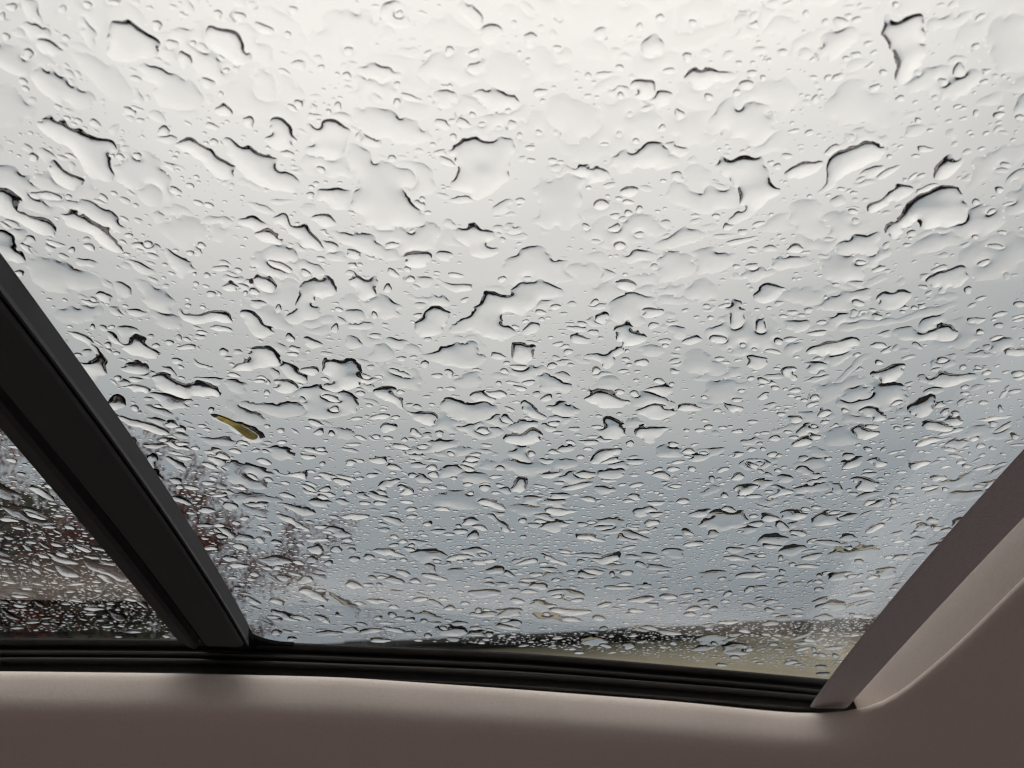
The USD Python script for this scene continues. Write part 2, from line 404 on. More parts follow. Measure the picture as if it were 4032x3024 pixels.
# the long tan building beyond the car
def at_height(px, py, z):
    d = ray(px, py)
    return CAM + d * (z - CAM[2]) / d[2]
EAVE = 6.6
ea, eb = at_height(1770, 2537, EAVE), at_height(3441, 2456, EAVE)
dirb = (eb - ea)[:2] / np.linalg.norm((eb - ea)[:2])
nb = A3([-dirb[1], dirb[0]])
nb = nb if nb[1] > 0 else -nb
a2, b2_ = ea[:2] - dirb * 3.2, eb[:2] + dirb * 9.0
L = np.linalg.norm(b2_ - a2)
angb = math.atan2(dirb[1], dirb[0])
midb = (a2 + b2_) / 2
bld = thing('building', 'long tan stucco building with a dark roof edge beyond the lower right glass', 'building')
cw = midb + nb * 4.15
obj('wall', ext_box((cw[0], cw[1], 3.255), L, 8.0, 6.51, angb), m_stucco, bld)
fa = midb + nb * 0.02
obj('fascia', ext_box((fa[0], fa[1], EAVE + .02), L + .5, 0.05, 0.16, angb), m_fascia, bld)
gu = midb - nb * 0.075
obj('gutter', ext_box((gu[0], gu[1], EAVE + .05), L + .5, 0.12, 0.09, angb), m_fascia, bld)
so = midb + nb * 0.10
obj('soffit', ext_box((so[0], so[1], EAVE - .055), L + .4, 0.09, 0.03, angb), m_fascia, bld)
q = lambda s, o, z: A3([*(midb + dirb * s + nb * o), z])
rv = [q(-L/2 - .25, .0, EAVE + .09), q(L/2 + .25, .0, EAVE + .09), q(L/2 + .25, 4.2, EAVE + .5), q(-L/2 - .25, 4.2, EAVE + .5), q(L/2 + .25, 8.4, EAVE + .09), q(-L/2 - .25, 8.4, EAVE + .09)]
obj('roof', (A3(rv), A3([(0, 1, 2), (0, 2, 3), (3, 2, 4), (3, 4, 5), (0, 3, 5), (1, 4, 2), (0, 5, 4), (0, 4, 1)])), m_roof, bld)
for k in range(7):        # uneven tufts of wet leaves and moss caught in the gutter
    s_ = -L / 2 + 1.5 + k * L / 7.5 + R.uniform(-.6, .6)
    c_ = midb + dirb * s_ - nb * .075
    obj('moss_tuft', ext_box((c_[0], c_[1], EAVE + .105), R.uniform(.5, 1.3), .09, .05, angb), m_roof, bld)

def tube_rows(pts, radii, sides):
    pts = np.asarray(pts, float)
    t = np.gradient(pts, axis=0)
    t /= np.maximum(np.linalg.norm(t, axis=1, keepdims=True), 1e-9)
    ref = A3([0.31, 0.17, 0.93]) if abs(t[0, 2]) < .9 else A3([1., 0.1, 0])
    a = np.cross(t, ref); a /= np.maximum(np.linalg.norm(a, axis=1, keepdims=True), 1e-9)
    b = np.cross(t, a)
    th = np.linspace(0, 2 * math.pi, sides, endpoint=False)
    return pts[:, None] + np.asarray(radii)[:, None, None] * (np.cos(th)[None, :, None] * a[:, None] + np.sin(th)[None, :, None] * b[:, None])

class Tree:
    def __init__(s, seed):
        s.r = random.Random(seed); s.thick = ([], [], 0); s.twigs = ([], [], 0); s.tips = []
    def tube(s, which, pts, radii, sides):
        v, f = grid_mesh(tube_rows(pts, radii, sides).reshape(len(pts), sides, 3), close_v=True)
        V, F, n = which
        V.append(v); F.append(f + n)
        return (V, F, n + len(v))
    def grow(s, p, d, length, rad, level, top):
        r = s.r
        n = 5
        pts, dd = [p], d.copy()
        for i in range(n):
            dd = dd + A3([r.gauss(0, .16), r.gauss(0, .16), r.gauss(0.05, .10)])
            dd /= np.linalg.norm(dd)
            pts.append(pts[-1] + dd * length / n)
        radii = np.linspace(rad, rad * .55 if level < top else rad * .3, n + 1)
        if level <= 1:
            s.thick = s.tube(s.thick, pts, radii, 8 if level == 0 else 6)
        else:
            s.twigs = s.tube(s.twigs, pts, radii, 3)
        if level >= top - 1:
            for i in range(2, n + 1):
                s.tips.append((pts[i], dd))
        if level == top:
            return
        kids = s.kids[level]
        for k in range(kids):
            i = r.randint(1 if level else 2, n)
            a = r.uniform(0, 2 * math.pi)
            side = np.cross(dd, A3([math.cos(a), math.sin(a), .3]))
            side /= np.linalg.norm(side)
            spread = r.uniform(.45, .95)
            nd = dd * (1 - spread * .45) + side * spread + A3([0, 0, .18])
            nd /= np.linalg.norm(nd)
            s.grow(pts[i], nd, length * r.uniform(.5, .75), radii[i] * .62, level + 1, top)

def leaves(tips, per, size, spread, rng, elong=1.6):
    tips = A3([t[0] for t in tips])
    c = np.repeat(tips, per, axis=0) + rng.normal(0, spread, (len(tips) * per, 3))
    n = len(c)
    a = rng.normal(size=(n, 3)); a /= np.linalg.norm(a, axis=1, keepdims=True)
    b = np.cross(a, rng.normal(size=(n, 3))); b /= np.linalg.norm(b, axis=1, keepdims=True)
    s_ = size * rng.uniform(.5, 1.3, (n, 1))
    v = np.stack([c - a * s_ * elong, c + b * s_, c + a * s_ * elong, c - b * s_], 1).reshape(-1, 3)
    i = np.arange(n)[:, None] * 4
    return v, np.vstack([i + [0, 1, 2], i + [0, 2, 3]])

def tree(name, label, base, height, seed, kids, top, rad, mat_bark, mat_leaf=None, per=3, size=.02, spread=.05, trunk=.3, lean=(0, 0), group=None, crown='crown'):
    t = Tree(seed); t.kids = kids
    t.grow(A3(base, float), A3([lean[0], lean[1], 1.0]), height * trunk * 1.6, rad, 0, top)
    V = t.thick[0] + t.twigs[0]
    sc = height / max(x[:, 2].max() for x in V)
    bs = A3(base, float)
    tips = A3([x for x, _ in t.tips])
    mean = (tips.mean(0) - bs) * sc
    off = A3([mean[0], mean[1], 0]) * .85
    for L_ in (t.thick[0], t.twigs[0]):
        for k in range(len(L_)):
            L_[k] = bs - off + (L_[k] - bs) * sc
    t.tips = [(bs - off + (x - bs) * sc, d) for x, d in t.tips]
    o = thing(name, label, 'tree', group)
    obj('trunk', (np.vstack(t.thick[0]), np.vstack(t.thick[1])), mat_bark, o, smooth=60)
    if t.twigs[0]:
        tag(obj('twigs', (np.vstack(t.twigs[0]), np.vstack(t.twigs[1])), mat_bark, o), kind='stuff')
    if mat_leaf is not None:
        tag(obj(crown, leaves(t.tips, per, size, spread, np.random.default_rng(seed)), mat_leaf, o), kind='stuff')
    return o

def on_ground(px, dist):
    d = ray(px, 2000)
    k = dist / math.hypot(d[0], d[1])
    return (d[0] * k, d[1] * k, 0.0)

tree('maple_tree', 'maple with dark red buds rising behind the foot of the cross beam', on_ground(40, 7.0), 5.15, 3, [10, 8, 6, 5], 4, .10, m_bark, m_red, per=24, size=.009, spread=.036, trunk=.36)
tree('budding_tree', 'tall tree in pinkish beige bud seen through the rear pane', on_ground(60, 8.5), 6.3, 5, [8, 7, 6, 5], 4, .14, m_bark, m_pink, per=9, size=.013, spread=.09, trunk=.36)
tree('budding_tree', 'second pinkish beige tree in bud at the far left edge of the rear pane', on_ground(-420, 9.0), 7.2, 15, [8, 7, 6, 5], 4, .14, m_bark, m_pink, per=9, size=.013, spread=.09, trunk=.36)
tree('bare_tree', 'thin bare grey tree just right of the red maple', on_ground(1330, 8.0), 4.7, 9, [6, 5, 5, 4], 4, .05, m_greybark, trunk=.38)
tree('bare_tree', 'bare twiggy tree standing up behind the dark roof edge', on_ground(2480, 34.0), 14.2, 21, [6, 5, 4], 3, .16, m_greybark, trunk=.42)

# dark evergreen thicket low behind the rear pane
def evergreen(px, dist, hgt, rad, seed, label):
    b = A3(on_ground(px, dist))
    rng = np.random.default_rng(seed)
    n = 1000
    z = rng.beta(1.2, 1.5, n)
    rr = rad * (1.05 - z ** 1.6) * np.sqrt(rng.uniform(.25, 1.0, n))
    th = rng.uniform(0, 2 * math.pi, n)
    rr = rr * (1 + .25 * np.sin(3 * th + seed) * np.sin(9 * z))
    c = np.stack([b[0] + rr * np.cos(th), b[1] + rr * np.sin(th), .2 + z * (hgt - .2)], 1)
    o = thing('evergreen', label, 'tree', 'dark evergreens behind the rear pane')
    pts = [b, b + A3([.02, .01, hgt * .5]), b + A3([0, .02, hgt * .93])]
    obj('trunk', grid_mesh(tube_rows(pts, [.09, .06, .01], 7), close_v=True), m_bark, o, smooth=60)
    tag(obj('crown', leaves([(x, None) for x in c], 5, .045, .10, rng, 2.2), m_green, o), kind='stuff')
evergreen(60, 6.6, 4.1, 1.3, 31, 'dark green evergreen low at the left edge of the rear pane')
evergreen(520, 6.4, 4.0, 1.2, 32, 'dark green evergreen low beside the foot of the cross beam')
evergreen(-460, 6.8, 4.4, 1.3, 33, 'dark green evergreen beyond the left edge of the rear pane')

# the dark far-off wood all round the horizon
import trimesh
ico = trimesh.creation.icosphere(2)
rngw = np.random.default_rng(77)
V_, F_, n_ = [], [], 0
for k in range(420):
    th = 2 * math.pi * (k + rngw.uniform(0, 1)) / 420
    rd, rr = rngw.uniform(85, 150), rngw.uniform(5, 9)
    v = ico.vertices * (1 + .5 * (meshkit.noise(ico.vertices * 2.2 + k, k) - .5)[:, None])
    v = v * A3([rr, rr, rr * 1.25]) + A3([rd * math.cos(th), rd * math.sin(th), rr * .9])
    V_.append(v); F_.append(ico.faces + n_); n_ += len(v)
m_wood = plain('far_wood', (0.04, 0.044, 0.034), 1.0, vary=(.6, .5), spec=0.0)
tag(obj('far_wood', (np.vstack(V_), np.vstack(F_)), m_wood), 'dark far-off wood along the horizon', 'wood', kind='stuff')
import shapely.affinity
import mapbox_earcut
# ------------------------------------------------------------------ rain on the outside of the glass
# Outlines were measured on the photograph in nine tiles (3 x 3, each 1344 x 1008 of its pixels, read at 2212 x 1659) and are laid out on the glass.
K = 1344 / 2212
def T(tile, x, y):
    return (((tile - 1) % 3) * 1344 + x * K, ((tile - 1) // 3) * 1008 + y * K)

PUDDLES = '''
1 m 150,0 250,0 250,70 270,110 305,140 290,185 230,160 165,130 145,60
1 s 670,240 720,180 730,135 780,130 815,110 850,140 890,165 920,190 970,235 1035,270 1020,330 980,380 930,370 880,400 800,390 740,400 690,350 700,290
1 m 535,85 560,140 600,190 640,230 620,340 570,310 520,230 500,140
1 s 225,240 300,245 340,270 380,310 435,335 380,350 340,380 270,350 225,300
1 s 1350,140 1420,180 1520,190 1550,220 1590,310 1640,385 1600,430 1530,420 1480,390 1420,350 1350,300 1320,220
1 s 1645,130 1700,150 1790,190 1780,220 1690,215 1645,180
1 m 930,375 960,420 1020,440 1100,460 1180,490 1240,530 1290,600 1330,650 1280,700 1180,720 1100,700 1040,690 1000,620 960,540 920,500 880,450
1 f 480,320 540,345 590,350 650,375 720,400 770,440 800,500 830,560 860,600 830,640 740,660 680,600 600,540 520,470 430,400
1 m 210,450 250,410 330,430 370,480 430,495 480,530 540,540 600,600 640,660 600,700 520,720 420,690 330,650 250,590 200,520
1 f -80,520 60,530 100,560 120,610 180,680 250,700 230,760 150,800 80,830 -80,840
1 s 235,800 290,750 345,735 400,780 450,815 495,825 530,840 560,880 610,885 660,885 720,910 750,960 720,1020 700,1080 760,1130 720,1180 620,1180 560,1110 500,1020 430,950 350,900 280,850
1 s 275,1065 310,1055 350,1025 380,1070 430,1110 490,1145 550,1165 540,1190 500,1210 480,1235 420,1215 370,1190 340,1160 320,1110
1 s 200,1245 250,1245 300,1230 350,1245 410,1275 400,1300 330,1300 280,1285 230,1290 195,1270
1 s -60,1210 50,1225 100,1260 140,1285 115,1330 140,1370 200,1400 280,1415 330,1440 360,1470 375,1520 340,1545 270,1520 200,1480 120,1440 50,1410 -60,1380
1 s 395,1365 470,1350 530,1375 560,1400 620,1440 680,1470 720,1475 700,1500 730,1530 760,1580 800,1600 820,1640 740,1650 660,1590 590,1525 500,1500 420,1460 390,1410
1 s 1095,950 1150,940 1180,920 1210,885 1270,905 1330,940 1390,970 1400,1010 1440,1030 1500,1065 1530,1080 1510,1110 1520,1150 1480,1165 1420,1160 1370,1110 1320,1060 1250,1010 1170,980 1100,970
1 s 1440,910 1490,900 1530,915 1570,950 1610,935 1650,970 1700,1000 1740,1005 1790,1020 1800,1100 1840,1120 1900,1140 1950,1200 1900,1250 1800,1250 1700,1200 1600,1150 1550,1100 1500,1040 1450,980
1 s 1750,780 1800,765 1850,785 1890,820 1890,870 1925,905 1910,945 1860,960 1830,985 1790,985 1740,950 1700,900 1740,880 1770,860 1740,840
1 s 1970,790 2010,820 2050,840 2085,820 2100,770 2160,760 2212,800 2272,830 2270,900 2250,1000 2190,1050 2130,1040 2060,1020 1990,1000 1980,920 2000,860
1 s 1385,710 1420,680 1450,655 1480,690 1505,720 1500,745 1450,750 1400,740
1 f 1620,470 1690,440 1740,470 1780,490 1790,560 1805,610 1780,650 1720,660 1650,620 1620,540
1 s 1750,1420 1790,1395 1845,1375 1870,1430 1890,1470 1930,1475 1960,1455 1985,1435 2010,1480 2050,1540 2090,1600 2115,1620 2080,1640 2000,1610 1930,1580 1900,1520 1850,1500 1790,1460
1 s 1650,1500 1710,1480 1750,1475 1790,1505 1820,1520 1840,1560 1810,1590 1740,1580 1680,1550 1640,1520
1 s -60,1480 50,1505 100,1530 90,1570 130,1620 170,1680 100,1720 -60,1690
1 f 880,1200 980,1180 1050,1240 1040,1330 960,1350 890,1290
1 m 1060,1600 1110,1630 1180,1670 1240,1690 1300,1740 1280,1760 1210,1780 1180,1830 1130,1770 1080,1690
1 f 1930,1330 1990,1310 2060,1320 2050,1390 1980,1410
2 s 680,945 760,935 810,890 870,870 900,885 930,905 970,905 1010,880 1070,885 1110,890 1120,960 1090,1050 1085,1120 1110,1160 1040,1200 1010,1250 930,1290 860,1290 790,1260 720,1240 700,1180 760,1100 720,1030 680,1000
2 m 60,720 100,690 190,690 290,710 330,730 355,755 390,745 440,770 480,790 560,820 610,860 620,920 560,930 480,950 400,940 300,910 200,880 120,850 70,790
2 m 40,925 80,945 140,950 200,985 190,1050 215,1065 260,1040 300,1050 330,1080 400,1090 470,1120 480,1180 440,1250 480,1330 550,1400 540,1470 430,1490 300,1500 180,1480 90,1400 40,1300 100,1200 130,1150 60,1080 20,1000
2 s 770,0 830,10 870,50 920,95 900,190 850,170 790,120 740,60
2 m 1150,0 1210,20 1240,50 1280,80 1260,120 1200,90 1160,40
2 s 1930,295 1975,235 2045,205 2070,250 2095,295 2090,350 2050,380 1990,385 1945,350 1940,310
2 s 1870,570 1885,520 1930,510 1980,515 2030,520 2040,570 2030,620 1980,655 1920,640 1880,610
2 f 1610,600 1660,540 1730,500 1830,490 1810,540 1760,590 1680,610
2 f 960,285 1000,290 1060,320 1110,330 1150,370 1210,435 1230,500 1180,570 1080,590 990,560 930,500 960,400
2 m 600,595 650,570 700,590 740,600 760,650 730,690 680,710 620,700 590,650
2 s 740,1500 790,1465 840,1440 880,1440 910,1490 960,1490 1010,1520 1000,1550 940,1580 960,1600 1060,1600 1050,1640 960,1680 850,1660 800,1590 745,1540
2 m 955,1370 1000,1330 1070,1290 1120,1300 1110,1350 1050,1390 990,1395
2 m 1230,1190 1280,1140 1330,1130 1360,1160 1420,1160 1460,1130 1510,1145 1570,1145 1590,1190 1530,1240 1560,1300 1530,1370 1560,1430 1500,1480 1400,1490 1300,1470 1210,1460 1260,1400 1290,1330 1240,1270
2 m 1820,970 1870,970 1920,965 1960,930 2030,910 2100,945 2130,990 2190,1030 2200,1080 2100,1100 1980,1090 1900,1120 1830,1140 1760,1100 1700,1080 1650,1060 1740,1020
2 m 1050,1470 1070,1440 1130,1445 1170,1480 1160,1510 1100,1520 1050,1500
2 s 1635,1310 1685,1285 1720,1295 1745,1325 1720,1355 1670,1365 1635,1345
2 s 1800,1230 1850,1200 1910,1210 1930,1230 1900,1270 1850,1285 1800,1260
2 s 1715,1480 1760,1460 1795,1440 1810,1475 1790,1500 1730,1500
2 s 1755,1580 1800,1560 1850,1585 1830,1620 1780,1625
2 s 390,1650 440,1620 500,1630 590,1635 600,1680 540,1740 460,1740 400,1700
2 f 620,80 700,60 760,160 900,210 880,280 800,300 650,290 560,300 500,200
2 f 1330,600 1500,620 1650,680 1700,800 1620,900 1480,930 1400,840 1300,780
3 s 1365,110 1390,140 1430,135 1470,110 1520,85 1565,100 1570,160 1585,220 1575,290 1570,360 1585,395 1540,420 1490,440 1480,500 1450,550 1400,570 1380,530 1395,470 1370,400 1345,350 1345,290 1330,260 1305,230 1305,160 1310,90
3 s 30,470 70,430 130,435 190,440 230,470 300,465 350,490 330,520 260,540 180,550 140,590 80,580 30,540 0,500
3 s 355,545 400,515 455,525 460,560 430,585 380,575
3 f 565,140 600,110 680,105 770,120 790,160 750,210 700,270 640,290 600,230 540,250 490,250
3 m 730,350 760,315 810,305 850,330 840,375 790,390 740,375
3 m 890,240 950,200 1010,195 1060,170 1130,175 1150,230 1120,290 1050,320 990,380 930,430 880,400 880,330
3 m 330,640 370,675 430,670 470,655 560,685 590,740 610,810 640,840 590,880 530,940 440,950 400,890 330,900 200,880 130,860 160,790 220,740 250,660
3 s 1000,980 1050,970 1080,945 1130,935 1170,910 1230,920 1275,930 1300,970 1290,1020 1240,1060 1160,1080 1100,1100 1050,1150 990,1190 940,1230 880,1270 860,1260 920,1200 920,1130 940,1060 970,1020
3 s 215,1020 270,1015 330,1035 370,1030 400,1015 460,1025 520,1025 545,1070 565,1110 560,1160 600,1205 650,1240 600,1280 530,1320 450,1390 400,1440 340,1460 280,1440 340,1390 365,1330 360,1270 330,1170 250,1130 210,1090
3 s 670,1110 720,1065 780,1050 840,1050 890,1030 920,1050 900,1100 850,1130 760,1160 690,1160 660,1140
3 s 1625,1120 1640,1070 1680,1020 1740,995 1825,995 1825,1050 1790,1100 1740,1140 1680,1165 1640,1160
3 s 1510,1270 1570,1240 1650,1215 1740,1205 1800,1210 1820,1260 1835,1320 1860,1380 1820,1430 1760,1460 1680,1480 1600,1490 1530,1475 1470,1470 1430,1490 1420,1520 1380,1540 1330,1540 1290,1500 1310,1460 1350,1450 1400,1400 1450,1340
3 s 1185,1335 1230,1310 1310,1285 1330,1240 1360,1200 1410,1195 1500,1215 1490,1255 1420,1290 1340,1330 1260,1370 1200,1390
3 s 1250,1155 1290,1115 1330,1090 1430,1060 1400,1100 1340,1130 1290,1170
3 s 1455,1165 1490,1125 1535,1110 1510,1150 1470,1175
3 m 1110,1170 1150,1145 1190,1140 1180,1165 1130,1190
3 s 1065,1360 1100,1345 1145,1365 1130,1390 1080,1385
3 m 1090,1430 1110,1405 1145,1420 1150,1445 1110,1460
3 m 1130,1510 1170,1530 1210,1530 1250,1505 1275,1500 1280,1560 1270,1620 1240,1659 1010,1659 980,1600 1040,1560 1080,1530
3 f 1530,1560 1600,1520 1680,1505 1760,1515 1830,1540 1800,1590 1720,1600 1640,1640 1560,1659 1440,1659 1420,1600 1470,1570
3 f 1990,160 2050,110 2120,90 2260,80 2260,450 2120,470 2030,480 2000,400 1980,330 1960,250
3 f 1360,685 1390,700 1440,690 1450,750 1420,800 1450,860 1400,900 1330,850 1200,790 1100,800 960,800 900,740 930,650 1000,560 1060,545 1100,515 1180,505 1190,560 1180,600 1240,600 1310,590 1350,640
3 f 1050,430 1100,385 1170,370 1250,375 1220,410 1150,450 1080,480
3 m 430,150 425,110 450,75 500,70 490,110 450,150
3 f 20,1070 90,1060 140,1090 200,1110 190,1200 130,1250 40,1240 -10,1160
3 f 700,1300 800,1290 900,1310 930,1400 960,1500 880,1560 760,1540 700,1440
4 s 1050,10 1120,0 1160,20 1230,45 1290,60 1300,90 1250,100 1210,130 1225,190 1180,190 1130,150 1090,90
4 s 1365,70 1420,65 1490,60 1480,90 1420,105 1370,95
4 s 1430,195 1470,175 1490,145 1520,180 1555,205 1540,225 1470,230 1435,215
4 s 1640,165 1650,130 1690,110 1740,120 1780,155 1800,190 1790,225 1740,240 1680,215
4 s 1950,170 2010,155 2055,125 2110,120 2170,145 2195,200 2180,250 2110,265 2070,290 2075,360 2060,400 2000,410 1960,440 1900,445 1845,430 1840,390 1880,360 1920,350 1900,320 1930,270 1935,200
4 s 1140,370 1165,340 1200,365 1290,380 1330,350 1380,360 1470,350 1500,410 1510,440 1460,440 1400,420 1350,440 1280,445 1200,420
4 s 1560,345 1600,335 1660,365 1695,400 1710,450 1780,470 1780,500 1740,510 1710,540 1660,530 1620,480 1590,420 1550,390
4 s 1575,590 1640,590 1690,585 1710,570 1755,575 1790,620 1830,650 1820,690 1790,720 1720,720 1650,740 1550,740 1500,740 1530,700 1590,680 1540,640 1640,655
4 s 690,490 740,495 770,540 800,570 840,555 830,520 890,505 945,525 945,560 990,600 1070,635 1040,660 970,665 910,650 850,640 780,600 720,550
4 m 780,720 830,690 900,670 940,690 965,720 960,760 900,765 830,760 775,740
4 s 985,790 1010,755 1060,750 1120,770 1170,800 1190,830 1230,825 1280,800 1330,815 1410,845 1420,880 1440,890 1400,915 1330,915 1260,905 1180,930 1110,900 1060,880 1000,840
4 m 1250,650 1280,690 1340,705 1390,720 1370,740 1300,730 1250,700
4 s 1760,840 1780,800 1830,790 1890,800 1935,830 1925,870 1870,895 1800,885
4 s 2080,690 2110,655 2160,660 2212,670 2250,650 2300,660 2330,700 2350,740 2330,780 2370,810 2440,780 2475,800 2400,830 2300,850 2212,880 2140,880 2090,850 2130,820 2140,790 2080,740
4 f 345,380 390,340 450,330 520,315 600,310 690,340 660,390 600,420 520,440 430,440 370,410
4 m 730,170 770,160 830,190 865,215 850,260 840,300 790,310 750,290 760,240
4 m 800,350 870,340 965,355 960,380 900,400 830,380
4 f 60,10 150,-10 260,0 330,20 410,10 450,60 480,90 540,100 620,110 680,160 660,210 560,230 450,240 350,240 280,220 200,150 190,90 110,50
4 s 380,455 440,485 540,495 590,530 640,590 680,640 700,690 680,720 720,770 650,790 600,810 560,760 500,690 560,690 640,660 600,600 540,555 480,530
4 s 735,1010 780,1030 850,1060 930,1070 1010,1090 1080,1130 1100,1150 1060,1170 980,1140 880,1110 800,1080 740,1050
4 s 680,960 720,920 760,885 800,910 825,955 800,985 750,1010 700,1000
4 s 700,790 740,810 770,845 820,840 860,830 950,850 985,865 960,890 880,890 820,860 760,850
4 f 1640,940 1720,960 1800,945 1950,940 1990,1000 1930,1040 1830,1050 1700,1020 1560,980 1540,940
4 m 1350,1030 1420,1025 1500,1060 1600,1090 1700,1140 1725,1180 1690,1215 1620,1215 1560,1180 1480,1110 1400,1080
4 f 1270,1180 1330,1170 1390,1180 1480,1160 1500,1150 1540,1210 1480,1240 1400,1230 1330,1230
4 s 1335,1285 1390,1285 1420,1260 1460,1270 1490,1305 1480,1320 1420,1305 1360,1295
4 s 1470,1260 1500,1240 1550,1250 1575,1275 1550,1285 1500,1270
4 s 1650,1320 1680,1305 1730,1315 1765,1345 1750,1360 1690,1350
4 s 1765,1385 1790,1380 1820,1405 1860,1400 1840,1385 1900,1400 1960,1400 2000,1380 2050,1395 2050,1410 1990,1415 1980,1440 1990,1460 1930,1430 1860,1430 1800,1420
4 s 1700,1440 1740,1425 1780,1460 1750,1470
4 s 1290,1530 1350,1550 1420,1545 1460,1525 1480,1545 1450,1560 1370,1565
4 s 1460,1490 1510,1490 1560,1475 1605,1505 1590,1520 1530,1510
4 m 1090,1560 1150,1545 1210,1570 1250,1610 1200,1620 1130,1590
4 m 1570,1600 1650,1590 1740,1590 1740,1610 1720,1640 1660,1630 1610,1620
4 m 1760,1597 1850,1600 1930,1620 1990,1625 2060,1659 2000,1690 1940,1680 1880,1640
4 s 1940,1275 1990,1290 2040,1290 2050,1310 1990,1325 1950,1300
4 f 860,140 960,170 1060,220 1130,290 1140,360 1060,370 960,330 880,250
4 f 1420,800 1560,790 1620,830 1600,900 1480,880
5 s 20,130 30,90 70,90 110,130 160,155 200,130 225,130 250,160 230,210 245,250 190,275 150,300 110,270 90,220 50,180
5 s 600,140 640,145 680,170 720,180 800,175 870,190 860,215 790,235 720,235 660,190 610,160
5 s 990,235 1030,260 1090,265 1110,220 1140,185 1210,170 1260,175 1290,150 1320,185 1390,185 1440,225 1430,260 1370,280 1290,275 1270,320 1220,350 1180,385 1130,370 1080,350 1050,380 1060,430 1130,480 1110,520 1030,560 950,540 880,500 800,490 700,500 690,450 770,400 850,390 830,340 880,310 910,270 930,220
5 s 470,430 510,400 540,370 560,330 610,310 650,330 680,360 710,360 690,400 670,440 690,480 600,520 520,530 460,490
5 s 1350,325 1385,305 1435,325 1400,350 1360,345
5 s 1935,380 1950,340 2000,335 2050,340 2100,335 2090,380 2010,405 1950,400
5 s 1770,165 1800,150 1860,150 1890,165 1920,190 1890,230 1840,225 1790,200
5 s 1770,460 1820,450 1850,400 1890,440 1910,480 1980,510 1980,540 1900,580 1830,580 1830,620 1790,650 1770,700 1740,735 1700,720 1700,690 1630,670 1550,660 1580,640 1650,630 1720,640 1780,590 1790,550 1770,510
5 s 1475,510 1510,500 1540,495 1580,530 1630,540 1600,570 1540,575 1490,560
5 s 1165,490 1190,460 1220,430 1260,425 1295,440 1280,480 1230,510 1190,515
5 s 1090,600 1100,560 1150,550 1200,560 1260,580 1240,620 1240,670 1190,700 1120,690 1100,650
5 s 1360,570 1400,555 1450,550 1430,585 1380,590
5 m 500,640 560,640 600,615 660,580 740,565 830,540 880,570 900,620 950,660 920,710 830,730 720,720 640,700 560,680
5 m 10,360 70,340 150,360 150,400 100,445 40,430
5 f 190,590 240,550 290,560 330,610 350,650 300,680 210,690 150,670
5 m 650,910 730,915 800,940 860,950 930,940 1020,970 1000,1010 950,1060 860,1085 760,1070 690,1030 630,1010
5 s 190,885 230,850 300,835 340,840 360,870 330,890 360,915 400,920 390,960 420,1000 480,1015 560,1000 600,1010 635,1035 620,1060 600,1100 570,1110 500,1080 440,1040 380,980 290,940 220,920
5 s 80,890 110,870 150,875 160,900 120,910
5 s 145,965 180,950 215,970 190,985
5 s 1180,920 1230,950 1260,990 1310,1030 1340,1050 1300,1070 1250,1050 1200,1030 1160,980
5 s 1050,970 1090,975 1130,1000 1110,1015 1070,1000
5 s 920,875 980,880 1030,865 1080,895 1050,930 980,920
5 s 1100,830 1150,840 1210,855 1190,880 1130,870
5 m 1300,970 1370,960 1400,940 1460,945 1510,970 1560,1000 1520,1040 1430,1035 1350,1010
5 s 1330,1080 1370,1070 1420,1065 1410,1100 1360,1105
5 s 1050,1190 1060,1150 1090,1110 1120,1130 1150,1150 1190,1140 1240,1095 1280,1120 1310,1160 1270,1175 1300,1200 1230,1220 1150,1230 1080,1215
5 s 1640,1120 1680,1120 1710,1120 1700,1080 1690,1050 1740,1030 1790,1060 1850,1090 1840,1140 1850,1170 1780,1195 1710,1190 1670,1160
5 s 1890,1140 1920,1100 1960,1080 1990,1105 2050,1110 2100,1100 2150,1115 2100,1140 2050,1170 2030,1215 1970,1210 1930,1180
5 s 1880,1000 1950,990 2000,970 2030,950 2090,970 2180,990 2150,1040 2080,1060 2010,1065 1950,1040
5 s 1560,830 1620,850 1700,865 1760,870 1780,910 1850,925 1890,950 1840,990 1740,990 1640,970 1550,930 1630,905 1600,880
5 m 1250,760 1340,745 1380,780 1410,800 1460,820 1520,830 1480,880 1400,895 1310,880 1280,830
5 s 320,1220 360,1210 420,1225 460,1250 410,1260 350,1245
5 s 175,1310 200,1290 250,1300 300,1295 300,1345 230,1345 185,1330
5 s 20,1215 80,1205 140,1215 100,1235 40,1230
5 s 75,1160 120,1155 160,1180 170,1200 110,1190
5 s 1600,1330 1640,1260 1690,1245 1750,1250 1830,1245 1800,1290 1740,1310 1670,1350 1610,1350
5 s 870,1590 910,1570 970,1575 1040,1595 1075,1640 1050,1650 1010,1640 940,1620 890,1610
5 s 1090,1540 1110,1470 1140,1430 1180,1430 1215,1450 1200,1500 1180,1530 1130,1535
5 s 600,1490 640,1475 690,1490 680,1515 620,1505
5 s 890,1490 930,1480 970,1490 950,1530 910,1525
5 m 1290,1530 1380,1530 1460,1535 1500,1555 1430,1575 1330,1565
5 m 1640,1490 1700,1485 1790,1510 1760,1540 1680,1550 1640,1520
5 m 1660,1390 1740,1375 1830,1375 1840,1420 1770,1450 1680,1440 1640,1410
5 m 140,1500 210,1520 260,1550 330,1560 300,1590 220,1580 160,1545
5 s 370,1470 430,1490 480,1520 450,1550 390,1550 360,1510
5 s 240,1470 270,1455 300,1460 370,1430 390,1450 340,1490 280,1520 230,1500
5 s -60,1430 50,1450 70,1475 30,1490 -40,1480
5 f 860,1250 940,1250 990,1270 1040,1290 980,1300 900,1270
5 m 1380,1260 1450,1210 1540,1230 1500,1265 1430,1280
5 m 1270,1310 1340,1310 1390,1320 1350,1350 1300,1345
5 m 490,1320 570,1310 650,1325 690,1340 600,1335
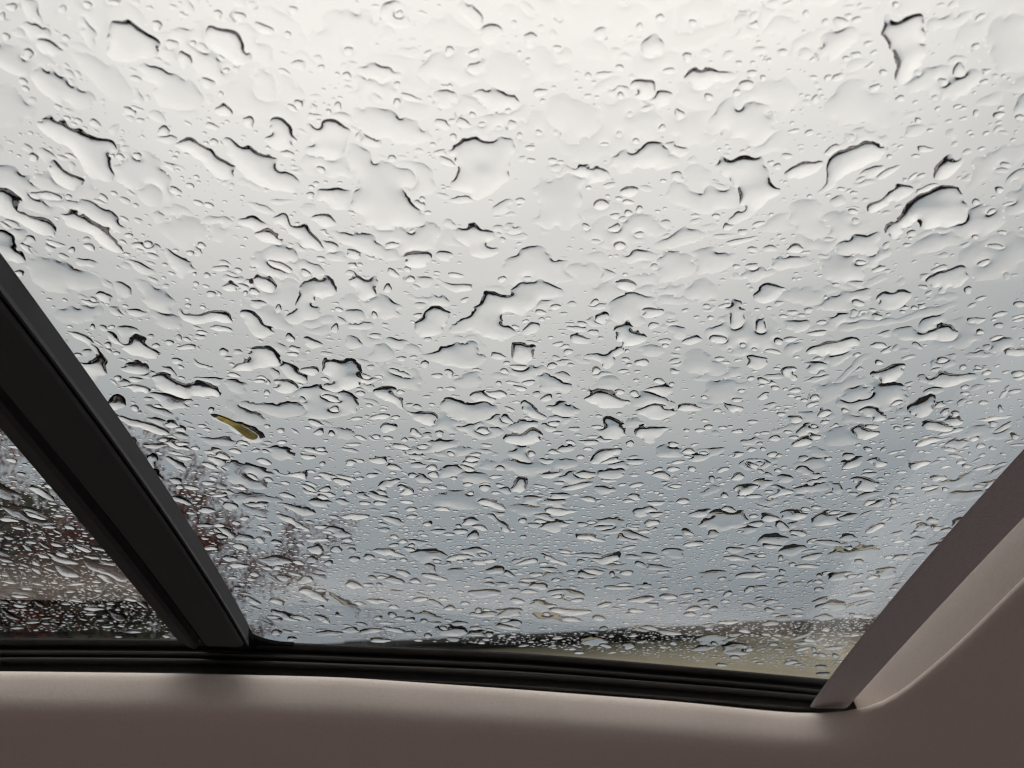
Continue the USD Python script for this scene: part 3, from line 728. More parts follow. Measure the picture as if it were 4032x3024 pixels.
5 s 1310,1635 1380,1630 1480,1645 1560,1645 1500,1670 1400,1690 1330,1670
5 m 1800,1320 1900,1315 1990,1320 1950,1355 1860,1350
5 f 420,560 500,580 560,650 480,640 400,620
5 f 1450,60 1560,30 1680,60 1700,150 1600,190 1490,160
5 f 1900,600 2000,570 2100,590 2080,660 1970,650
5 f 700,820 800,760 900,740 930,800 870,860 760,850
6 s 305,290 320,265 350,260 385,270 390,330 410,385 400,430 360,470 320,480 300,450 310,420 280,350 270,330 310,325
6 s 470,420 480,390 510,380 540,395 535,440 540,490 500,500 470,480
6 s 1255,270 1290,235 1350,230 1430,215 1490,225 1495,250 1450,300 1390,345 1320,350 1270,320
6 s 1575,150 1640,110 1700,85 1760,75 1830,50 1840,110 1850,140 1800,200 1720,230 1670,245 1600,190 1560,170
6 s 1085,290 1130,275 1160,290 1185,300 1170,330 1110,325
6 m 1080,160 1120,165 1190,155 1190,190 1150,220 1090,190 1050,170
6 s 170,530 190,510 250,515 300,530 280,570 210,570 180,555
6 s 410,660 430,640 490,650 570,660 560,700 500,735 460,735 400,710 430,690
6 s 620,760 650,720 700,710 745,725 730,760 745,800 710,815 680,785
6 s 830,590 870,570 960,545 1010,550 1060,530 1120,530 1155,550 1140,590 1080,620 1010,640 950,655 870,640 790,640
6 m 775,690 830,685 900,680 950,710 920,750 870,770 810,750
6 s 1220,750 1290,730 1350,700 1400,690 1445,700 1430,740 1410,790 1380,810 1310,830 1280,800 1220,790
6 s 470,790 510,780 550,800 570,825 510,825
6 s 350,875 375,860 410,865 390,890
6 s 310,925 340,915 400,920 380,945 330,950
6 s 520,615 560,600 620,610 650,640 580,630
6 m 630,420 700,415 760,420 810,405 840,440 810,480 740,510 690,490 660,460
6 s 590,530 625,525 655,550 640,580 590,570
6 s 1365,475 1410,460 1490,460 1530,490 1580,500 1610,470 1620,430 1680,430 1740,450 1760,480 1780,510 1750,540 1680,555 1620,540 1560,545 1460,555 1390,530 1360,500
6 s 1830,410 1860,395 1960,400 1970,410 1930,440 1880,445
6 s 2140,300 2180,290 2212,295 2230,320 2180,340 2140,320
6 s 2125,425 2160,405 2212,395 2212,420 2160,430
6 s 1980,540 2010,515 2090,510 2060,535 2000,555
6 s 2080,610 2120,595 2180,590 2240,600 2230,645 2140,655 2090,640
6 s 1640,680 1660,650 1720,660 1720,685 1660,700
6 s 1480,765 1570,770 1610,800 1640,780 1680,730 1735,755 1790,770 1870,755 1910,785 1900,800 1800,830 1700,850 1630,850 1570,830
6 s 1445,975 1510,940 1565,905 1610,880 1650,900 1640,960 1620,1010 1580,1050 1540,1050 1470,1030
6 s 1590,1060 1640,1065 1700,1075 1750,1095 1755,1130 1700,1140 1620,1130 1560,1120 1540,1080
6 s 1125,1010 1170,980 1220,970 1260,975 1290,1010 1340,1040 1320,1060 1250,1075 1200,1060 1180,1030
6 s 1070,1120 1110,1110 1150,1080 1190,1120 1250,1140 1280,1135 1270,1160 1220,1180 1180,1200 1120,1180
6 s 1510,1215 1570,1195 1620,1170 1680,1185 1740,1165 1770,1180 1720,1195 1640,1200 1560,1230 1510,1240
6 s 1660,1240 1710,1230 1780,1250 1770,1270 1700,1265
6 s 1440,1320 1500,1330 1570,1325 1620,1325 1600,1350 1540,1370 1490,1395 1470,1360
6 s 1150,1310 1200,1315 1250,1300 1290,1330 1340,1345 1300,1370 1240,1370 1220,1340
6 s 1070,1445 1140,1430 1210,1430 1260,1460 1285,1490 1260,1510 1210,1530 1160,1520 1110,1500 1150,1480 1110,1460
6 m 920,1460 1010,1455 1030,1490 1045,1530 1020,1560 980,1530 950,1490
6 s 1590,1440 1630,1415 1690,1420 1720,1440 1690,1460 1620,1465
6 s 400,1330 450,1335 500,1365 540,1410 510,1410 460,1380
6 m 740,1360 800,1355 840,1390 920,1415 880,1445 800,1440 730,1400
6 s 315,1500 390,1475 440,1470 510,1485 470,1510 420,1550 370,1560 340,1530
6 s 550,1480 610,1480 660,1500 740,1530 700,1545 640,1550 560,1590 540,1560 620,1530 590,1500
6 m 440,1570 480,1610 550,1625 600,1635 540,1645 470,1620
6 s 1160,1610 1200,1580 1265,1560 1240,1600 1190,1625
6 m 780,1555 830,1565 865,1590 830,1600 790,1580
6 f 660,580 720,550 800,530 790,590 750,640 690,660 650,620
6 f 1610,325 1700,315 1770,290 1800,320 1720,350 1650,390 1500,410 1300,450 1150,480 1020,490 1000,450 1140,420 1350,410 1500,370
6 f 940,850 1000,800 1080,710 1130,650 1200,630 1250,640 1160,700 1100,760 1020,820
6 s 240,940 290,955 340,970 400,975 390,1010 340,1035 300,1000
6 s 860,1040 890,1000 890,980 940,995 970,1010 940,1040 890,1050
6 s 650,1030 700,1035 770,1030 780,1070 730,1090 680,1060
6 s 810,1140 860,1155 910,1165 880,1190 830,1190
6 s 2040,920 2080,860 2130,820 2110,880 2070,930
6 s 2120,755 2160,740 2212,740 2212,770 2150,790
6 f 780,1250 850,1230 930,1260 980,1290 900,1310 800,1290
6 f 0,610 100,600 180,620 220,680 300,730 240,780 120,770 0,760
6 f 90,130 200,170 260,260 180,290 60,300 -20,250
6 f 620,220 760,200 880,200 930,280 820,330 680,300
6 f 1000,900 1120,830 1250,850 1220,920 1080,950
6 s 1860,1060 1930,1055 2010,1035 2120,1030 2150,1040 2060,1060 1940,1075
7 s 1375,85 1420,62 1470,85 1440,100 1400,100
7 s 1500,205 1560,197 1615,225 1610,255 1560,250 1510,225
7 s 1740,560 1800,555 1850,580 1840,612 1790,600 1750,580
7 s 2035,660 2090,665 2140,695 2140,728 2090,715 2050,690
7 s 1970,170 2050,175 2130,162 2145,180 2060,195 1990,195
7 s 1985,240 2035,205 2070,195 2100,240 2105,260 2060,280 2010,265
7 s 1780,15 1830,8 1900,35 1910,60 1980,85 2020,120 1960,130 1920,90 1840,60
7 s 2130,240 2180,212 2230,235 2210,262 2160,260
8 s -20,20 60,10 150,15 200,25 120,55 20,50
8 m 240,20 330,25 430,60 400,100 340,80 270,50
8 s 925,12 990,5 1010,45 1075,70 1105,125 1060,140 1030,105 985,50 945,30
8 s 185,245 250,232 320,235 360,262 425,285 380,292 290,285 210,265
8 s 665,300 740,270 800,270 870,285 840,305 760,312 690,318
8 s 835,310 900,315 960,308 1035,300 980,330 900,345 850,335
8 s 1100,345 1160,320 1210,295 1270,300 1275,325 1210,335 1140,350
8 s 1280,258 1340,280 1400,310 1460,330 1510,340 1480,350 1400,335 1330,315
8 s 1555,260 1600,275 1660,305 1700,300 1690,285 1760,265 1830,250 1810,295 1730,345 1660,330 1600,300
8 s 1500,135 1560,140 1630,135 1680,160 1730,190 1690,200 1600,175 1520,175
8 s 150,565 220,558 300,570 320,590 250,600 180,590
8 s 440,570 500,545 600,555 560,572 490,588
8 s 1320,620 1400,615 1500,630 1580,635 1630,640 1590,660 1480,680 1420,665
8 s 1620,675 1670,660 1725,685 1690,710 1640,700
8 s 825,740 880,738 930,748 880,768 840,765
8 s 2055,540 2110,520 2180,540 2180,560 2120,568 2070,560
8 m 1230,20 1300,5 1400,15 1460,30 1390,60 1320,50
9 s 0,205 60,185 130,185 155,205 90,222 10,228
9 s 510,195 570,210 640,215 660,225 600,250 530,235
9 m 830,185 920,178 1030,188 1100,220 1040,225 920,215 850,200
9 s 1170,130 1220,85 1300,62 1325,80 1270,110 1210,145
9 s 1030,645 1110,655 1190,665 1250,685 1190,695 1100,680
9 s 520,580 560,562 630,575 600,595 540,598
9 s 65,500 95,488 140,500 120,518 80,515
9 s 1190,425 1220,400 1275,418 1250,438 1200,440
'''
MIDS = '''
1 75,45,70,60 15,105,40,60 120,215,90,60,30 40,240,50,60 180,350,75,70 425,245,55,45 1110,285,85,60,25 1195,385,100,100 1015,165,80,60,30 1220,50,80,80,30 1410,95,70,60,30 1555,110,80,70 1900,65,60,60 1865,225,45,50 1630,30,60,50 1345,540,80,80 955,635,50,45,35 1465,455,45,35 1530,450,45,40 1430,610,40,35 1935,675,60,60 1900,700,90,40,30 1610,790,90,70,30 740,840,65,75,40 615,800,90,50,20 1060,850,90,60 910,780,60,35 1385,920,50,50 790,920,50,35 810,960,60,45 780,1015,60,40,20 890,1010,55,50 215,1020,55,65 465,1075,45,60 1135,1235,80,55,20 1730,1225,45,45 1690,1170,40,40 2080,1100,60,50,20 2010,1265,60,45 190,1555,75,60 1305,1590,70,40,25 960,1580,50,50 1235,1640,50,40 465,1620,50,40 580,1600,90,40,20 360,1580,120,40,15 80,1450,120,40,20 560,1550,60,30 445,1275,45,35 1310,310,90,60,20 1250,280,40,40 405,60,60,50 565,30,60,50 740,15,80,40 880,15,70,40 1440,370,50,60,40 1830,350,40,40 2060,380,60,50 2080,440,45,45 2190,690,50,60 2130,725,40,40 1420,1165,30,30 1500,1205,40,40 210,650,60,45 775,660,40,35 665,655,35,30
2 375,90,60,40,-30 860,345,75,55 875,440,120,80 735,225,40,40 700,330,60,60,30 1120,155,45,50 1295,180,50,50 1225,260,90,100,-30 1375,225,60,60 1400,315,60,50 1680,215,110,70,-25 1935,175,50,50 2065,115,60,50,-40 1600,495,50,45 1805,440,55,45 1840,365,100,40 230,640,90,50,25 450,635,140,50,15 360,550,45,45 360,665,45,60 655,805,100,70,15 790,800,100,60,10 850,745,45,40 725,890,50,50 635,915,35,50 1105,810,70,55,-30 35,490,55,55 110,885,40,60 325,1030,60,50,15 480,1030,35,35 1155,880,35,50 1280,860,45,40 1290,600,90,60 1305,655,40,35 1810,620,45,50 1870,740,40,40 1985,700,90,40,-20 2125,460,90,40 2190,740,70,70 1705,935,60,25 1800,870,50,40 700,1450,80,60,20 455,1490,40,40 525,1290,40,40 1160,1300,60,40 1045,1555,40,40 690,1050,120,60,20 1930,1355,45,50 1860,1380,60,40 1775,1400,60,45 1820,1420,60,35 2100,1450,90,50,10 1930,1520,70,40 1650,1565,80,25 1860,1310,90,30 1585,1470,60,40,30 325,1590,90,50,-15 45,330,60,60 15,430,50,50 560,345,60,40,-30 1155,345,35,40 1210,390,40,40 1080,290,35,35 1545,655,40,35 1080,720,40,35 910,805,45,35 1020,830,40,30 1390,1090,80,40 1170,1030,60,40 1230,1040,60,30 1390,860,40,40 2080,830,50,50 1910,915,50,40
3 65,150,50,50 30,370,70,60 150,345,80,50,10 295,355,80,60,-20 585,25,80,60 520,205,60,40,-20 800,90,50,45 835,380,45,50 170,630,55,55 350,600,50,45 365,410,50,40 450,475,60,50 520,505,45,40 860,645,55,55 870,550,45,40 940,505,60,35,-25 1240,340,60,30,-20 1240,570,80,50,-25 1790,455,90,80 2025,495,50,40 1955,530,60,35,-20 1685,530,70,50 1635,635,45,40 1780,690,60,30,-20 1900,735,40,50 1820,770,60,25,-15 1740,870,70,70,-45 1570,965,100,50 1605,845,50,25 1090,890,60,50 615,1080,50,50 390,985,50,35 770,975,40,30 2050,745,80,45,-25 2185,760,60,40 2080,860,80,25 1900,1310,60,40 2000,1370,60,35,-30 1400,1340,60,30,-25 1030,1225,60,25 495,1450,90,35,-10 265,1530,150,35,-8 380,1560,200,40,-12 945,1550,70,25 570,1610,90,50 730,1610,110,60 2030,1595,120,30,10 1895,1535,50,30 2070,1505,60,25 2110,1320,80,25,-15 2050,1230,50,50 2070,1105,90,35 2090,1070,70,40 1525,780,40,40 240,1205,120,40,15 1320,1590,60,40,-60 710,1090,60,30 1930,110,90,40,-40 1750,30,70,50,-40 1380,30,50,40 460,155,60,60,-40 1060,380,50,40 1300,470,60,40 1900,300,60,40,-30 1520,470,50,40 1410,640,60,50 590,735,50,30,20 1070,610,40,40 720,850,80,30,-10 1510,1010,60,30 1340,1015,40,30
4 125,110,70,40 260,175,45,40 605,280,45,30,20 1340,125,50,35 1260,110,30,40 1365,245,60,50 1590,240,35,35 1650,230,85,40,20 1670,310,120,50,10 1820,65,150,50,25 1980,110,70,50,10 1805,340,40,60 1220,320,40,30 700,575,50,40 755,630,45,30 1450,620,70,45 1480,660,55,30 1145,680,65,45 1430,470,150,40,12 1310,495,80,30 1880,530,75,50,20 2025,565,120,70 2170,470,60,60 1895,635,80,30 2010,745,130,55,10 1780,760,70,60,30 880,800,90,35 765,790,45,40 875,985,60,40,20 1115,1090,90,50,20 850,1195,70,60 1005,1230,140,35 1060,1190,60,30 1180,1215,80,30 1265,1245,60,30 1310,1100,60,25 1370,995,40,40 1515,770,90,30,15 1680,810,80,30 1730,885,40,40 1960,930,45,40 2150,920,120,40,10 1820,1130,50,40 2070,1140,70,50 2150,1150,50,40 2090,1345,40,30 2130,1430,130,40,15 1140,1455,90,40 1165,1490,60,40 1640,1430,80,30,25 1860,1550,100,35,15 2000,1500,110,30,20 2110,1510,80,35 2090,1560,80,30,20 1490,1620,110,50,20 1340,1645,120,40,10 985,1325,80,90 1010,1420,80,80 2170,990,70,40 1270,180,40,30 720,460,50,30 1010,580,60,30 975,520,50,30 600,460,40,40 1160,530,50,40,40 1210,590,150,30,-5 1100,560,60,35 1600,960,60,30 960,925,60,30 900,1010,40,30 560,625,60,50 500,640,60,30 1750,1350,40,25 1850,1470,60,25 1500,1305,30,20 1380,1440,60,25,20 1190,1310,100,30,10 1350,1470,80,30 2080,1250,60,30 1660,1260,60,25 1720,1265,60,25,10
5 430,85,50,40 335,110,80,50,35 445,150,60,50 300,210,60,60 510,320,70,50 485,200,60,30,25 800,285,60,35,-30 815,395,80,25 1290,365,70,40 1495,310,60,40 1205,145,60,30 740,125,120,30 1040,150,60,40 75,560,120,80 215,385,40,50 1690,400,100,70 2020,450,80,40,-15 1950,690,90,50,-10 1845,670,60,30 1850,615,40,25 1365,710,70,40 1150,720,100,40 1055,745,60,35 1390,660,60,35 1470,620,60,45 700,760,70,50,30 1215,820,80,40 1265,895,60,40 1020,825,40,30 390,665,70,30 190,720,50,40 1070,1055,90,50,20 1650,740,60,50 1015,650,100,50 1330,920,90,40,-20 1485,705,50,25 2060,810,70,40 1800,880,60,40 1900,890,60,40 2100,580,50,25 250,1040,120,40,-10 305,1110,100,70 480,1145,80,50,30 635,1150,60,40 410,1190,45,30 710,1280,50,30,15 530,1235,80,30 230,1170,60,30 845,1315,90,40 815,1375,100,35,15 1030,1375,70,35 1230,1280,60,40 870,1285,70,30 920,1130,90,50 1870,1215,60,40 200,1420,80,35 460,1420,60,35 730,1440,50,25 590,1370,80,40 600,1415,80,40 450,1640,70,35 250,1600,100,30 150,1600,70,30 1600,1575,100,40,15 1410,1470,70,30 820,1480,60,30 1000,1535,60,25 545,1510,50,30 40,1530,60,30 2150,1220,80,30 2150,1380,90,30 650,1640,110,30,8 2170,1490,80,25 840,1535,40,30 540,700,60,50,30 620,775,80,30 560,540,60,30 240,790,60,40 160,780,80,30,20 380,880,50,30 440,965,50,30 640,860,40,25 1300,410,40,30 1130,460,50,30 2030,70,60,40 1640,300,60,40,-30 1840,120,40,25 1600,640,60,30 1560,440,60,40 2140,830,40,30 2180,600,40,25 1510,1120,80,30 1400,1145,70,25 1490,1210,80,30,15 1600,1250,60,25 2060,1140,60,30 1170,1160,80,50 1900,1420,60,25 2000,1400,60,25 1000,1430,80,25 300,1240,40,20 60,1340,80,40 120,1440,60,25 930,1480,60,25 1900,1560,90,40 2040,1600,110,40
6 445,215,35,35 720,150,25,25 260,155,45,20 990,185,50,25 155,325,50,30 815,350,70,35 655,390,60,25 710,365,70,30 775,385,60,25 900,430,70,30 870,500,120,40 1260,395,80,45 1500,335,50,30 1230,350,50,25 1425,360,40,25 1850,220,60,50 1110,370,60,50 1155,40,80,30 1950,45,80,40,-15 2100,130,50,50 2055,375,100,35,-20 2050,450,70,35 1925,490,60,35 1560,200,70,30 1270,580,110,40,8 1520,580,70,40,25 1380,595,60,35,-30 1970,590,60,40 465,605,40,25 390,575,40,35 280,690,70,25 305,610,30,20 1270,690,60,35 1130,640,50,35 730,870,80,35 600,855,60,30 525,910,90,40,-25 855,915,60,45 840,960,80,35,-20 1390,950,80,35,-15 1050,1000,60,30 790,935,50,25 225,1000,60,25 140,915,50,25 1815,720,50,35 1915,720,50,25 1830,850,60,30 1830,890,60,30 1805,950,80,40,-25 1700,1010,70,40,-30 1765,1020,60,40 2010,805,110,30 2010,1085,70,40 2080,1110,120,40,-30 2150,1165,60,50,30 1890,1185,80,30,-20 850,1100,40,25 600,1180,80,40 680,1140,60,25 720,1175,70,25 310,1105,40,20 500,1215,45,25 520,1250,40,25 110,1130,70,25 25,1130,40,25 40,1265,90,40 135,1275,60,20 580,1285,60,40,-15 1075,1295,80,45 1200,1390,70,25 780,1310,70,40 620,1390,50,30 260,1385,80,35,-15 60,1380,50,40 360,1430,90,50 190,1445,50,40,40 270,1550,50,40,30 1105,1540,70,25 1600,1500,120,30,-12 1700,1510,50,30 1395,1500,50,30 1370,1550,80,30 1365,1585,50,35 1470,1545,80,20 1930,1230,60,35 2010,1245,50,30 1860,1280,30,25 1770,1295,90,25 1680,1310,60,25 1220,1105,100,35 1465,1105,70,30 1390,1115,50,30 1200,1250,60,30 800,1640,60,30 30,1300,60,20 300,1640,90,40 450,65,100,40,-8 180,400,40,30 610,730,50,20 1100,1290,50,30 1840,1360,60,30 1940,1290,50,25 640,1025,60,30 1950,950,70,30 2060,990,40,50,-30 1620,990,40,40
7 370,210,90,30 450,95,70,40,20 535,235,120,35,20 400,270,100,35,25 600,290,110,30,10 230,25,130,35,20 40,310,100,30,10 640,505,70,25 200,195,70,25 690,430,120,40,20 180,495,80,25 610,625,140,30,5 125,605,100,25,10 130,545,120,25,8 240,380,80,30,25 500,465,130,25 230,330,70,30,20 850,565,90,30,10 700,740,80,25 860,775,120,20 770,805,60,20 1080,805,60,20 320,95,90,25 60,165,70,30,15 300,685,70,20 210,715,90,20 110,750,90,20 20,580,90,30,10 60,50,130,30,10 590,660,90,20 460,670,60,20 1330,85,100,30 1435,155,80,30 1365,235,90,30 1330,170,50,25 1490,300,100,40,15 1545,345,120,40 1685,180,80,40 1790,195,90,30 1800,360,80,30 1650,400,70,35,15 1840,425,90,45 1625,435,60,25 1570,465,50,20 1540,490,60,25 1640,575,100,40,25 1770,680,80,25 1950,685,110,35,12 2020,310,80,40 1935,325,80,35 1980,440,100,50 2080,505,80,20 2130,785,160,40 2130,330,60,40 1960,110,110,50,25 1585,40,70,30 1530,70,60,30 2080,95,80,30 2120,130,70,20 1890,820,60,30 1790,780,80,35
8 630,125,90,40 560,75,60,40 760,90,40,30 835,60,120,50 855,150,90,50,-15 900,100,100,40,10 1175,55,60,35 1250,85,80,35 1180,160,50,25 1560,80,80,30 1620,65,60,25 1700,100,120,35 2010,70,100,50 1900,150,170,50,20 280,115,70,35 515,130,50,20 535,150,60,20 345,160,60,30 40,180,70,30 70,245,50,35 85,305,70,40 180,290,80,40,15 400,190,60,30 455,215,50,25 440,240,80,30 920,275,60,25 620,315,50,25 580,360,80,50,25 400,395,90,40,15 480,445,80,35 175,470,70,25 245,470,40,30 80,470,120,50,20 200,425,60,35 1000,375,110,60 1085,400,90,35,20 1550,320,60,30 1890,290,100,35 1940,340,80,40,20 1990,280,100,50 1260,405,90,30 1345,370,130,30,8 1640,385,120,40,10 1490,390,60,30 1850,395,80,40 1755,400,40,40 1220,440,160,20 1390,440,70,25 1180,465,90,25 1210,515,130,25 1530,570,80,30 1400,545,70,30 660,565,60,20 340,615,70,30 115,590,60,25 700,620,90,35 800,590,60,30 1140,575,90,40,15 890,635,50,35 440,650,40,35 330,665,60,40 445,695,70,30 535,705,50,30 290,720,100,20 665,750,50,30 765,720,100,35 450,785,70,35 60,765,120,35 190,770,200,30 250,830,130,35 1700,755,60,30 1330,660,50,25 1060,700,60,30 1910,640,110,25 2000,750,120,30 2120,780,140,40 1715,865,80,30 1860,865,90,45 1540,910,70,25 2150,850,50,30 560,800,60,30 960,790,60,40,20 725,825,80,35 240,685,60,30
9 30,130,90,40,15 195,140,80,50,-20 560,35,110,60 640,90,90,60,20 755,135,110,40 1075,165,120,50 340,245,120,40 1070,225,70,30,25 1550,95,100,50 1640,100,90,40 1710,115,80,30,-15 840,290,120,50,-12 810,350,150,30 350,300,150,40,8 635,295,40,35 510,280,60,25 710,340,50,30 1530,275,100,25,-10 1335,290,70,25 1145,320,60,40 645,385,50,30 480,365,70,25,20 885,410,40,30 1095,415,70,25 255,430,50,25 430,500,70,40,-30 290,530,70,35,-25 135,580,90,30 200,625,70,30 70,625,100,35 50,660,90,35 430,605,90,30 560,635,70,30 880,450,60,25 745,460,70,20 885,500,60,30 1370,500,60,20 740,670,90,20 745,635,80,20 930,630,50,15 600,665,60,20 300,715,150,25 570,720,100,40 150,670,90,20,-10 925,750,60,60 400,770,80,30 820,830,90,25 980,880,150,25,-6 850,890,30,40 855,920,40,25 900,925,70,25 990,930,50,30,20 430,890,60,30 590,855,60,30 700,975,100,25,-10 900,1005,70,35 910,1050,90,30 250,990,70,25 340,940,70,25 205,850,50,25,30
'''
ANGLE = {'s': 49.0, 'm': 30.0, 'f': 15.0}
LAM = {'s': .00185, 'm': .0021, 'f': .0055}

def chaikin(p, n=2):
    for _ in range(n):
        q = np.roll(p, -1, axis=0)
        p = np.stack([.75 * p + .25 * q, .25 * p + .75 * q], 1).reshape(-1, 2)
    return p

def largest(g):
    if g.is_empty:
        return None
    return max(getattr(g, 'geoms', [g]), key=lambda x: x.area) if g.geom_type != 'Polygon' else g

def resample(ringpts, step):
    d = np.r_[0, np.cumsum(np.linalg.norm(np.diff(ringpts, axis=0), axis=1))]
    n = max(10, int(d[-1] / step))
    t = np.linspace(0, d[-1], n, endpoint=False)
    return np.stack([np.interp(t, d, ringpts[:, 0]), np.interp(t, d, ringpts[:, 1])], 1)

def ragged(uv, amp, seed):
    """give a smooth outline the small uneven scallops of a real water edge"""
    rr = resample(np.vstack([uv, uv[:1]]), .0006)
    t = np.roll(rr, -1, 0) - np.roll(rr, 1, 0)
    n = np.stack([t[:, 1], -t[:, 0]], 1); n /= np.maximum(np.linalg.norm(n, axis=1, keepdims=True), 1e-12)
    p3 = np.c_[rr * 330 + seed * 7.3, np.zeros(len(rr))]
    p4 = np.c_[rr * 900 + seed * 3.1, np.zeros(len(rr))]
    k = (meshkit.noise(p3, seed) - .5) * 2 * amp + (meshkit.noise(p4, seed + 1) - .5) * amp * .7
    return rr + n * k[:, None]

shapes = []       # [polygon on the glass, strength, pixel centre, pixel size, hand-traced]
for line in PUDDLES.strip().splitlines():
    tile, s, *pts = line.split()
    px = A3([T(int(tile), *map(float, x.split(','))) for x in pts])
    uv = uvs_at(chaikin(px), TOP)
    a = abs(Polygon(uv).buffer(0).area)
    uv = ragged(uv, min(.0009, .07 * math.sqrt(a)), len(shapes) + 1)
    pg = largest(Polygon(uv).buffer(0))
    shapes.append([pg, s, px.mean(0), np.ptp(px, axis=0), True])
for line in MIDS.strip().splitlines():
    tile, *drops = line.split()
    for dtext in drops:
        x, y, w, h, *ang = map(float, dtext.split(','))
        ang = math.radians(ang[0] if ang else R.uniform(-6, 8))
        c = A3(T(int(tile), x, y)); w, h = w * K / 2, h * K / 2
        th = np.linspace(0, 2 * math.pi, 26, endpoint=False)
        ph, ph2 = R.uniform(0, 6.28), R.uniform(0, 6.28)
        irr = min(1.0, math.sqrt(w * h) / 22)
        rr = 1 + irr * (.15 * np.sin(2 * th + ph) + .12 * np.sin(3 * th + ph2) + .07 * np.sin(5 * th + ph * 2))
        e = np.stack([np.cos(th) * w * rr, np.sin(th) * h * rr], 1)
        px = c + e @ A3([[math.cos(ang), math.sin(ang)], [-math.sin(ang), math.cos(ang)]])
        uv = uvs_at(px, TOP)
        uv = ragged(uv, min(.0004, .05 * math.sqrt(abs(Polygon(uv).area))), len(shapes) + 1)
        pg = largest(Polygon(uv).buffer(0))
        shapes.append([pg, R.choice('sssm') if int(tile) < 4 else R.choice('ssssm'), c, A3([w * 2, h * 2]), False])

# part overlapping waters: the first traced keeps its place
kept = []
for sh in shapes:
    g, a0 = sh[0], sh[0].area
    gb = g.bounds
    for o in kept:
        bx = o[0].bounds if len(o) < 6 else o[5]
        if bx[0] > gb[2] + 2e-4 or gb[0] > bx[2] + 2e-4 or bx[1] > gb[3] + 2e-4 or gb[1] > bx[3] + 2e-4:
            continue
        if o[0].distance(g) < 2e-4 and (g := largest(g.difference(o[0].buffer(1.8e-4)))) is None:
            break
    if g is not None and g.area > .45 * a0 and g.area > 1.2e-7:
        sh[0] = g
        sh.append(g.bounds)
        kept.append(sh)

